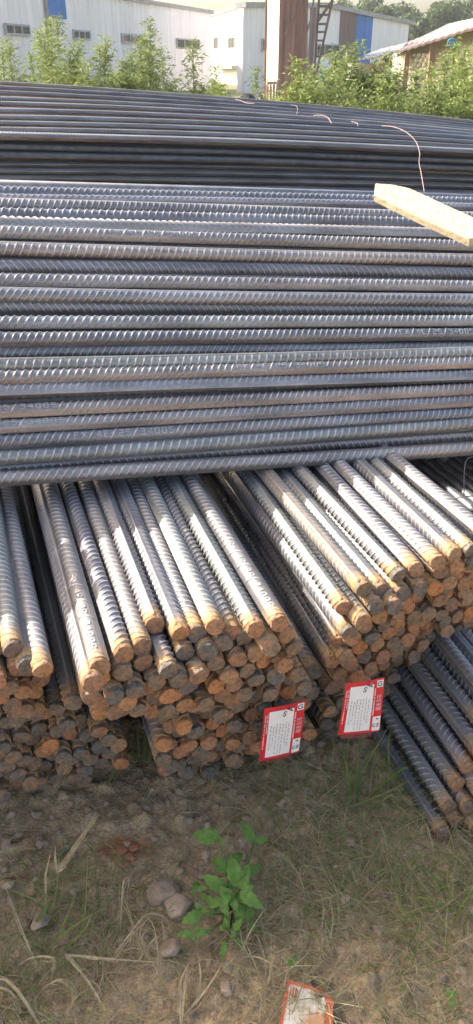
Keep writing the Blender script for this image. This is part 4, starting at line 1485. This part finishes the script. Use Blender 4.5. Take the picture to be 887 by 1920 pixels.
# white sunlit link building
w2a = at_y(386, 125, 70)
pc = at_y(458, 125, 56.6)
w2 = Wall(456, 41, 0)
w2.o = Vector((w2a.x, w2a.y, 0)); dd = Vector((pc.x, pc.y, 0)) - w2.o
len2 = dd.length
w2.d = dd.normalized(); w2.n = Vector((w2.d.y, -w2.d.x, 0))
if w2.n.dot(C0 - w2.o) < 0: w2.n = -w2.n
b2 = empty("white_building", w2.P(len2 * 0.5, 0), "dazzling white wall with two small windows between the warehouses", "building")
za, zb = w2.hit(399, 24)[1], w2.hit(455, 13)[1]
mb = MB(); w2.slab(mb, 0.05, len2, -0.05, min(za, zb), -4, 0.0); mb.build("wall", M_SIDE2, b2)
mb = MB(); w2.slab(mb, 0.05, len2, min(za, zb), min(za, zb) + 0.15, -4.1, 0.1); mb.build("roof_edge", M_TRIM, b2)
w2.window(401, 70, 410, 92, b2, 1, 0.0)
w2.window(429, 70, 441, 91, b2, 2, 0.0)
mb = MB()
ta, zc = w2.hit(416, 126); tb, zc2 = w2.hit(454, 126)
w2.slab(mb, ta, tb, zc - 0.08, zc + 0.12, 0.0, 0.7); mb.build("canopy", M_TRIM, b2)
mb = MB()
w2.slab(mb, ta + 0.4, tb - 0.3, 0, zc - 0.2, 0.0, 0.05); mb.build("door", M_SIDE2, b2)

# right warehouse
w3 = Wall(456, 41, 42)
t_end = w3.hit(766, 60)[0]
z3a, z3b = w3.hit(456, 14)[1], w3.hit(764, 46)[1]
z3m = w3.hit(610, 14)[1]
tm = w3.hit(610, 14)[0]
def z3(t): return z3a + (z3m - z3a) * t / tm if t < tm else z3m + (z3b - z3m) * (t - tm) / (t_end - tm)
b3 = empty("warehouse", w3.P(0, 0), "pale gabled warehouse with brown and blue sheets behind the column", "warehouse")
xs3 = [456, 476, 498, 520, 542, 560, 580, 592, 614, 636, 652, 668, 683, 698, 720, 743, 766]
for i in range(len(xs3) - 1):
    a, c = w3.hit(xs3[i], 60)[0], w3.hit(xs3[i + 1], 60)[0]
    xm = (xs3[i] + xs3[i + 1]) / 2
    m = M_BROWN if (636 < xm < 668 or 580 < xm < 592) else M_BLUE if 668 < xm < 698 else M_SIDE
    o = w3.panel(a, c, -0.05, z3(a), 0.0, b3, m, waves=2, z1b=z3(c))
    if m is M_BROWN: o['label'] = "brown sheet"
    if m is M_BLUE: o['label'] = "blue sheet"
mb = MB()
for (a, c) in ((0, tm), (tm, t_end + 0.3)):
    for k in range(6):
        s, e = a + (c - a) * k / 6, a + (c - a) * (k + 1) / 6
        P = w3.P
        mb.hexa([P(s, z3(s), 0.15), P(e, z3(min(e, t_end)), 0.15), P(e, z3(min(e, t_end)), -0.5), P(s, z3(s), -0.5),
                 P(s, z3(s) + 0.2, 0.15), P(e, z3(min(e, t_end)) + 0.2, 0.15), P(e, z3(min(e, t_end)) + 0.2, -0.5), P(s, z3(s) + 0.2, -0.5)])
mb.build("roof", M_TRIM, b3)
mb = MB(); w3.slab(mb, 0.02, t_end - 0.05, -0.05, min(z3a, z3b) - 0.1, -0.4, -0.06); mb.build("wall", M_SIDE, b3)
w3.window(489, 72, 506, 97, b3, 1)
w3.window(592, 82, 634, 106, b3, 3)

# crane column
M_CREAM = simple("cream_steel", (0.78, 0.72, 0.52), 0.6, var=0.08)  # left plate of the column, paler than its brown front
M_RUST = simple("rusty_column_steel", (0.20, 0.115, 0.10), 0.8, var=0.35, scale=2.0, aniso=(6, 6, 0.3))
cy_ = 17.0
pA, pB, pC_ = at_y(500, 130, cy_ + 0.45), at_y(521, 130, cy_), at_y(571, 130, cy_ + 0.12)
col_root = empty("steel_column", Vector((pB.x, pB.y, 0)), "tall rusty brown steel column with a cream left flange", "column")
def prism(mb, pts, z0, z1, mi=0):
    n = len(pts)
    mb.add([(p[0], p[1], z0) for p in pts] + [(p[0], p[1], z1) for p in pts], [tuple(reversed(range(n))), tuple(range(n, 2 * n))] + [(i, (i + 1) % n, n + (i + 1) % n, n + i) for i in range(n)])
mb = MB(); prism(mb, [(pA.x, pA.y), (pB.x, pB.y), (pB.x + 0.02, pB.y + 0.02), (pA.x + 0.03, pA.y + 0.03)], -0.05, 5.5); mb.build("cream_plate", M_CREAM, col_root)
mb = MB()
n = 10
fr_ = []
for i in range(n * 2 + 1):
    k = i / (n * 2)
    x, y = pB.x + 0.021 + (pC_.x - pB.x) * k, pB.y + 0.003 + (pC_.y - pB.y) * k
    fr_.append((x, y - (0.014 if i % 4 in (1, 2) else 0)))
prism(mb, fr_ + [(pC_.x - 0.02, pC_.y + 0.5), (pA.x + 0.06, pA.y + 0.12)], -0.05, 5.5)
mb.build("brown_plate", M_RUST, col_root)
mb = MB()
a = at_y(497.5, 130, cy_ + 0.5); prism(mb, [(a.x - 0.02, a.y), (a.x + 0.022, a.y), (a.x + 0.022, a.y + 0.06), (a.x - 0.02, a.y + 0.06)], -0.05, 5.5); mb.build("edge_angle", M_RUST, col_root)
mb = MB(); mb.bar(at_y(570, 0, cy_ - 0.02), at_y(534, 66, cy_ - 0.06), 0.03, 0.03); mb.build("brace", M_RUST, col_root)
# pole and ladder beside it
M_DARKM = simple("dark_ladder_steel", (0.16, 0.14, 0.15), 0.6, 0.3)
mb = MB()
p0 = at_y(575, 150, cy_ + 0.4); p1 = at_y(572, -30, cy_ + 0.4)
mb.tube([(p0.x, p0.y, 0), p0, p1], 0.045, 8)
mb.tube([at_y(574, 66, cy_ + 0.36), at_y(582, 40, cy_ + 0.36), at_y(590, -10, cy_ + 0.36)], 0.02, 6)
o = mb.build("pole", simple("weathered_pole", (0.33, 0.27, 0.27), 0.7), smooth=True)
tag(o, "slim weathered pole close to the right of the brown column", "pole")
lr = empty("ladder", at_y(590, 150, cy_ + 0.8), "steel ladder leaning beside the brown column", "ladder")
La, Lb = (599, -12), (588, 150)
Ra, Rb = (626, -12), (590.5, 150)
YL = cy_ + 0.8
mb = MB(); mb.bar(at_y(*La, YL - 0.6), at_y(*Lb, YL), 0.045, 0.045, Vector((0, 1, 0))); mb.build("rail", M_DARKM, lr)
mb = MB(); mb.bar(at_y(*Ra, YL - 0.6), at_y(*Rb, YL), 0.045, 0.045, Vector((0, 1, 0))); mb.build("rail", M_DARKM, lr)
for y in (12, 28, 45, 60, 76, 91, 106, 121):
    k = (y + 12) / 162
    mb = MB(); mb.bar(at_y(La[0] + (Lb[0] - La[0]) * k, y, YL - 0.6 + 0.6 * k), at_y(Ra[0] + (Rb[0] - Ra[0]) * k, y, YL - 0.6 + 0.6 * k), 0.035, 0.035, Vector((0, 1, 0)))
    mb.build("rung", M_DARKM, lr)
mb = MB(); mb.bar(at_y(596, 40, YL - 0.45), at_y(624, 0, YL - 0.62), 0.05, 0.05, Vector((0, 1, 0))); mb.build("brace", M_DARKM, lr)

# spiked fence and tarpaulin
fr = empty("spiked_fence", at_y(512, 172, 12), "short rusty fence with pointed spikes at the column foot", "fence")
M_PINK = simple("pale_rusty_steel", (0.45, 0.28, 0.22), 0.8)
for k in range(4):
    x = 502 + k * 6
    mb = MB()
    a, b = at_y(x, 176, 12), at_y(x, 146 + (k % 2) * 2, 12)
    mb.tube([(a.x, a.y, 0), (b.x, b.y, b.z - 0.1), b], [0.022, 0.022, 0.003], 6); mb.build("spike", M_PINK, fr)
mb = MB(); mb.bar(at_y(500, 156, 12.03), at_y(523, 155, 12.03), 0.04, 0.035); mb.build("rail", M_PINK, fr)
def heap(px0, px1, ytop, Y, depth, name, label, cat, mat, seed):
    a, b = at_y(px0, ytop, Y), at_y(px1, ytop, Y)
    mb = MB(); nx, ny = 26, 9
    vs, fs = [], []
    for j in range(ny + 1):
        for i in range(nx + 1):
            u, v = i / nx, j / ny
            s = (max(0, math.sin(PI * u)) ** 0.16) * (math.sin(PI * min(1, 0.05 + v * 0.95)) ** 0.5)
            z = a.z * s * (0.92 + 0.13 * mnoise.noise(Vector((u * 5, v * 3, seed))))
            vs.append((a.x + (b.x - a.x) * u, Y - depth / 2 + depth * v + 0.05 * mnoise.noise(Vector((u * 6, v * 4, seed + 3))), z - 0.02))
    for j in range(ny):
        for i in range(nx):
            q = j * (nx + 1) + i
            fs.append((q, q + 1, q + nx + 2, q + nx + 1))
    mb.add(vs, fs)
    o = mb.build(name, mat, smooth=True)
    tag(o, label, cat)
M_TARP = simple("black_tarpaulin", (0.022, 0.022, 0.022), 0.85)
heap(432, 516, 163, 9.5, 0.8, "tarpaulin", "black tarpaulin heap on the ground behind the far stack", "tarpaulin", M_TARP, 1)
heap(318, 400, 166, 9.0, 0.7, "brush_heap", "low dark brush heap left of the black tarpaulin", "brush heap", simple("dark_brush", (0.05, 0.05, 0.035), 0.9), 4)

# right-hand shed
M_ROOF = simple("pinkish_roof_sheet", (0.16, 0.115, 0.105), 0.7, var=0.25, scale=3)
M_WROOF = simple("pale_roof_sheet", (0.36, 0.34, 0.335), 0.6, var=0.15, scale=3)
M_PLAST = simple("cream_plaster", (0.40, 0.35, 0.30), 0.85, var=0.2, scale=4)
M_RUB = simple("pale_rubble_stone", (0.60, 0.54, 0.42), 0.85, var=0.25, scale=10, rnd=0.2)
M_POST = simple("brown_timber_post", (0.25, 0.16, 0.11), 0.85)
Ys = 15.0
sh = empty("stone_shed", at_y(790, 160, Ys), "low stone shed with a pinkish sheet roof at right", "shed")
pw0, pw1 = at_y(742, 160, Ys), at_y(900, 160, Ys - 1.5)
def roof_strip(parent, p00, p01, p10, p11, mat, n=10, name="roof"):
    mb = MB(); vs, fs = [], []
    nn = (p01 - p00).cross(p10 - p00).normalized()
    if nn.z < 0: nn = -nn
    for i in range(n * 4 + 1):
        k = i / (n * 4)
        h = 0.012 if i % 4 in (1, 2) else 0
        a, b = p00 * (1 - k) + p01 * k + nn * h, p10 * (1 - k) + p11 * k + nn * h
        vs += [a, b, a - nn * 0.03, b - nn * 0.03]
    for i in range(n * 4):
        q = i * 4
        fs += [(q, q + 4, q + 5, q + 1), (q + 2, q + 3, q + 7, q + 6), (q, q + 2, q + 6, q + 4), (q + 1, q + 5, q + 7, q + 3)]
    mb.add(vs, fs)
    return mb.build(name, mat, parent)
roof_strip(sh, at_y(742, 98, Ys - 0.2), at_y(915, 44, Ys - 1.9), at_y(766, 78, Ys + 3.0), at_y(920, 26, Ys + 1.6), M_ROOF, 12)
mb = MB()
zt = at_y(745, 104, Ys).z
mb.hexa([(pw0.x, pw0.y + 0.1, 0), (pw1.x, pw1.y + 0.1, 0), (pw1.x, pw1.y + 2.6, 0), (pw0.x + 0.1, pw0.y + 2.6, 0), (pw0.x, pw0.y + 0.1, zt), (pw1.x, pw1.y + 0.1, zt + 0.5), (pw1.x, pw1.y + 2.6, zt + 0.5), (pw0.x + 0.1, pw0.y + 2.6, zt)])
mb.build("wall", M_PLAST, sh)
rr = random.Random(9)
for j in range(5):
    for i in range(5):
        x, y = 768 + i * 9.5 + (j % 2) * 4, 103 + j * 9
        if x > 812: continue
        c = at_y(x, y, Ys + 0.02 - (x - 742) / 158 * 1.5)
        bm = bmesh.new()
        bmesh.ops.create_icosphere(bm, subdivisions=1, radius=0.055)
        for v in bm.verts: v.co = Vector((v.co.x * rr.uniform(0.8, 1.15), v.co.y * 0.6, v.co.z * rr.uniform(0.75, 1.0)))
        me = bpy.data.meshes.new("stone"); bm.to_mesh(me); bm.free(); me.materials.append(M_RUB)
        o = bpy.data.objects.new("stone", me); COL.objects.link(o); o.parent = sh; o.location = c - wloc(sh)
for x, yt in ((764, 100), (812, 84)):
    mb = MB(); a = at_y(x, yt, Ys - 0.12 - (x - 742) / 158 * 1.5); mb.box((a.x - 0.04, a.y - 0.04, 0), (a.x + 0.04, a.y + 0.04, a.z)); mb.build("post", M_POST, sh)
sh2 = empty("lean_to_shed", at_y(700, 150, 16.5), "low lean-to with a pale sheet roof left of the stone shed", "shed")
roof_strip(sh2, at_y(664, 112, 16.2), at_y(742, 100, 16.0), at_y(715, 92, 18.5), at_y(765, 80, 18.2), M_WROOF, 8)
mb = MB()
a, b = at_y(670, 112, 16.4), at_y(742, 104, 16.4)
mb.box((a.x, 16.4, 0), (b.x, 18.0, a.z - 0.05)); mb.build("wall", M_PLAST, sh2)
# blue bundle hanging among the vines
mb = MB()
for k in range(26):
    a = k * 2 * PI / 12
    c = at_y(848 + 9 * math.cos(a) * (1 - k / 60), 80 + 9 * math.sin(a) * (1 - k / 60), 10.5)
    if k: mb.tube([pv, c], 0.012, 5)
    pv = c
o = mb.build("blue_hose", simple("faded_blue_hose", (0.10, 0.28, 0.42), 0.6))
tag(o, "faded blue hose coil caught in the vines at right", "hose")

# ------------------------------------------------------------------ vegetation
def foliage_mat(name, stops, trans=0.4):
    return grass_mat(name, stops, trans)
M_F1 = foliage_mat("weed_foliage", [(0, (0.13, 0.18, 0.055)), (0.5, (0.20, 0.25, 0.08)), (1, (0.32, 0.36, 0.14))])
M_F2 = foliage_mat("vine_foliage", [(0, (0.15, 0.21, 0.055)), (0.5, (0.23, 0.285, 0.08)), (1, (0.34, 0.38, 0.13))])
M_F3 = foliage_mat("tree_foliage", [(0, (0.06, 0.095, 0.04)), (0.5, (0.09, 0.13, 0.05)), (1, (0.14, 0.18, 0.08))], 0.3)
M_STEM = simple("green_brown_stem", (0.13, 0.12, 0.05), 0.8)
M_TRUNK = simple("tree_bark", (0.12, 0.09, 0.065), 0.9)

def leaf_quad(vs, fs, p, d, L, w, r):
    s = d.cross(Vector((r.uniform(-1, 1), r.uniform(-1, 1), r.uniform(0.2, 1))))
    if s.length < 1e-4: return
    s = s.normalized() * w
    b = len(vs)
    vs += [p, p + d * (L * 0.45) + s, p + d * L - Vector((0, 0, L * 0.15)), p + d * (L * 0.45) - s]
    fs += [(b, b + 1, b + 2), (b, b + 2, b + 3)]

def tall_weed(px, pytop, wpx, Y, label, cat, group, mat, seed, dens=1.0, leafL=0.10, bushy=False):
    r = random.Random(seed)
    base = at_y(px, 170, Y); base.z = 0
    H = at_y(px, pytop, Y).z
    wid = wpx * (Y * math.cos(PITCH)) / F_PX
    root = empty("tall_weed" if not bushy else "leafy_bush", base, label, cat, group)
    nst = max(4, int(wpx / (6 if not bushy else 4.5)))
    vs, fs = [], []
    st = MB()
    for k in range(nst):
        u = (k + r.uniform(0.0, 1.0)) / nst - 0.5
        h = H * (1 - (0.62 if bushy else 0.9) * abs(u) ** 1.5 * 1.2) * r.uniform(0.6, 0.98)
        if k == nst // 2: h = H
        x0 = base.x + u * wid * 0.9
        y0 = base.y + r.uniform(-0.3, 0.3)
        lean = Vector((u * wid * 0.25 + r.uniform(-0.07, 0.07), r.uniform(-0.1, 0.1), 0))
        def S_(q): return Vector((x0, y0, 0)) + lean * (q * q) + Vector((0, 0, h * q))
        st.tube([S_(q) for q in (0, 0.25, 0.5, 0.75, 1.0)], [0.009, 0.008, 0.006, 0.004, 0.0015], 5, caps=False)
        nl = int((170 if not bushy else 260) * dens * h)
        for i in range(nl):
            q = 0.28 + 0.72 * r.random() ** 0.9
            p = S_(q)
            az = r.uniform(0, 2 * PI)
            el = r.uniform(0.1, 1.2)
            env = min(1.0, (1.03 - q) * 5 + 0.35)
            L = leafL * r.uniform(0.5, 1.3) * (0.55 + 0.45 * env)
            if r.random() < 0.6:
                tw = r.uniform(0.02, 0.16 if bushy else 0.12) * env
                p = p + Vector((math.cos(az) * math.cos(el), math.sin(az) * math.cos(el), math.sin(el))) * tw
                az += r.uniform(-1.2, 1.2)
                el = r.uniform(-0.5, 0.9)
            d = Vector((math.cos(az) * math.cos(el), math.sin(az) * math.cos(el), math.sin(el)))
            leaf_quad(vs, fs, p, d, L, L * (0.10 if not bushy else 0.16), r)
    st.build("stem", M_STEM, root)
    mb = MB(); mb.v = [tuple(v) for v in vs]; mb.f = fs; mb.m = [0] * len(fs)
    mb.build("foliage", mat, root)
    return root
GW = "tall weeds behind the far stack"
WL = [
    (22, 76, 84, 9.0, "leafy weed clump at the far left edge", M_F1), (66, 100, 56, 9.6, "low weed between the left edge clump and the tallest weed", M_F1),
    (104, 28, 74, 9.2, "tallest slender weed in front of the blue warehouse panel", M_F1), (142, 80, 60, 8.8, "pale weed right of the tallest slender one", M_F1),
    (186, 72, 100, 8.6, "broad rounded bush below the second warehouse window", M_F2), (240, 112, 66, 9.0, "low weed between the broad bush and the forked weed", M_F1),
    (284, 36, 92, 9.0, "tall dark forked weed near the third warehouse window", M_F1), (318, 95, 45, 9.2, "shorter weed at the right foot of the forked weed", M_F1),
    (364, 78, 44, 9.0, "single spire-shaped weed before the warehouse corner", M_F1), (400, 128, 40, 9.4, "small pale weed below the white wall", M_F1),
    (408, 160, 36, 8.6, "low sprig beside the black tarpaulin", M_F2), (478, 128, 26, 11.0, "sparse weed against the pale wall left of the column", M_F1),
]
for k, (a, b, c, d, lab, m) in enumerate(WL): tall_weed(a, b, c, d, lab, "weed", GW, m, 100 + k, dens=3.3, leafL=0.064)
WR = [
    (548, 116, 74, 8.2, "rounded light green bush below the brown column", M_F2), (590, 128, 62, 8.4, "green bush at the ladder foot", M_F1), (622, 98, 66, 8.6, "bush rising to the right of the ladder", M_F1),
    (654, 84, 56, 8.8, "pointed tall bush before the brown sheet", M_F1), (692, 112, 74, 8.4, "leafy bush in front of the pale lean-to", M_F1), (732, 100, 66, 8.8, "speckled bush left of the stone shed", M_F1),
    (774, 134, 74, 8.2, "dark green bush before the stone shed", M_F1), (822, 108, 70, 8.6, "bright bush at the right shed post", M_F2), (856, 84, 70, 9.0, "yellow-green vine mass climbing under the blue hose", M_F2),
    (892, 74, 70, 8.6, "yellow-green vine mass at the right frame edge", M_F2), (805, 160, 90, 7.8, "low dark bush in the right foreground of the weeds", M_F1), (868, 150, 90, 7.8, "low bright bush at the right behind the far stack", M_F2),
    (640, 152, 90, 7.9, "low bush in the middle of the right thicket", M_F1), (718, 150, 84, 7.9, "low bush beneath the speckled one", M_F2), (568, 158, 70, 7.9, "low bright bush at the left foot of the right thicket", M_F2),
]
for k, (a, b, c, d, lab, m) in enumerate(WR): tall_weed(a, b, c, d, lab, "bush", "bushes of the right thicket", m, 200 + k, dens=2.3, bushy=True, leafL=0.052)

def tree(px, pytop, wpx, Y, label, seed):
    r = random.Random(seed)
    base = at_y(px, 130, Y); base.z = 0
    H = at_y(px, pytop, Y).z
    R = wpx * Y * math.cos(PITCH) / F_PX / 2
    root = empty("tree", base, label, "tree", "trees beyond the sheds")
    st = MB()
    st.tube([base, base + Vector((0.2, 0, H * 0.3)), base + Vector((0, 0.2, H * 0.6))], [0.3, 0.22, 0.12], 8)
    vs, fs = [], []
    for c in range(26):
        a, e = r.uniform(0, 2 * PI), r.uniform(-0.5, 1.0)
        rad = R * r.uniform(0.35, 0.85)
        cc = base + Vector((math.cos(a) * rad, math.sin(a) * rad, H * 0.58 + e * H * 0.34))
        st.tube([base + Vector((0, 0, H * 0.4)), (base + Vector((0, 0, H * 0.5)) + cc) / 2, cc], [0.1, 0.06, 0.02], 5)
        cr = R * r.uniform(0.22, 0.38)
        for i in range(330):
            d = Vector((r.gauss(0, 1), r.gauss(0, 1), r.gauss(0, 0.8)))
            d = d.normalized() * (r.random() ** 0.5)
            p = cc + d * cr
            dd = Vector((r.gauss(0, 1), r.gauss(0, 1), r.gauss(-0.2, 0.6))).normalized()
            L = r.uniform(0.22, 0.5)
            leaf_quad(vs, fs, p, dd, L, L * 0.3, r)
    st.build("trunk", M_TRUNK, root)
    mb = MB(); mb.v = [tuple(v) for v in vs]; mb.f = fs; mb.m = [0] * len(fs)
    mb.build("crown", M_F3, root)
TR = [(660, -6, 110, 76, "pale green tree crown above the blue sheet"), (722, 6, 100, 72, "dark tree crown above the warehouse's right end"), (790, 0, 120, 66, "broad tree crown above the pinkish roof"),
      (862, -8, 120, 70, "tall tree crown at the top right corner"), (915, 10, 110, 62, "tree crown cut by the right frame edge"), (755, 35, 90, 80, "lower tree crown behind the warehouse end")]
for k, (a, b, c, d, lab) in enumerate(TR): tree(a, b, c, d, lab, 300 + k)

# ------------------------------------------------------------------ hazy summer air
t = NT("hazy_air")
t.t.nodes.remove(t.b)
pv = t.n('ShaderNodeVolumePrincipled')
pv.inputs['Color'].default_value = (0.92, 0.95, 0.95, 1)
pv.inputs['Density'].default_value = 0.0011
pv.inputs['Anisotropy'].default_value = 0.2
t.l(pv.outputs[0], t.out.inputs['Volume'])
mb = MB()
mb.box((-70, -12, -1.2), (80, 110, 24))
o = mb.build("haze", t.mat)
tag(o, "thin bright summer haze over the yard", "haze", kind='stuff')
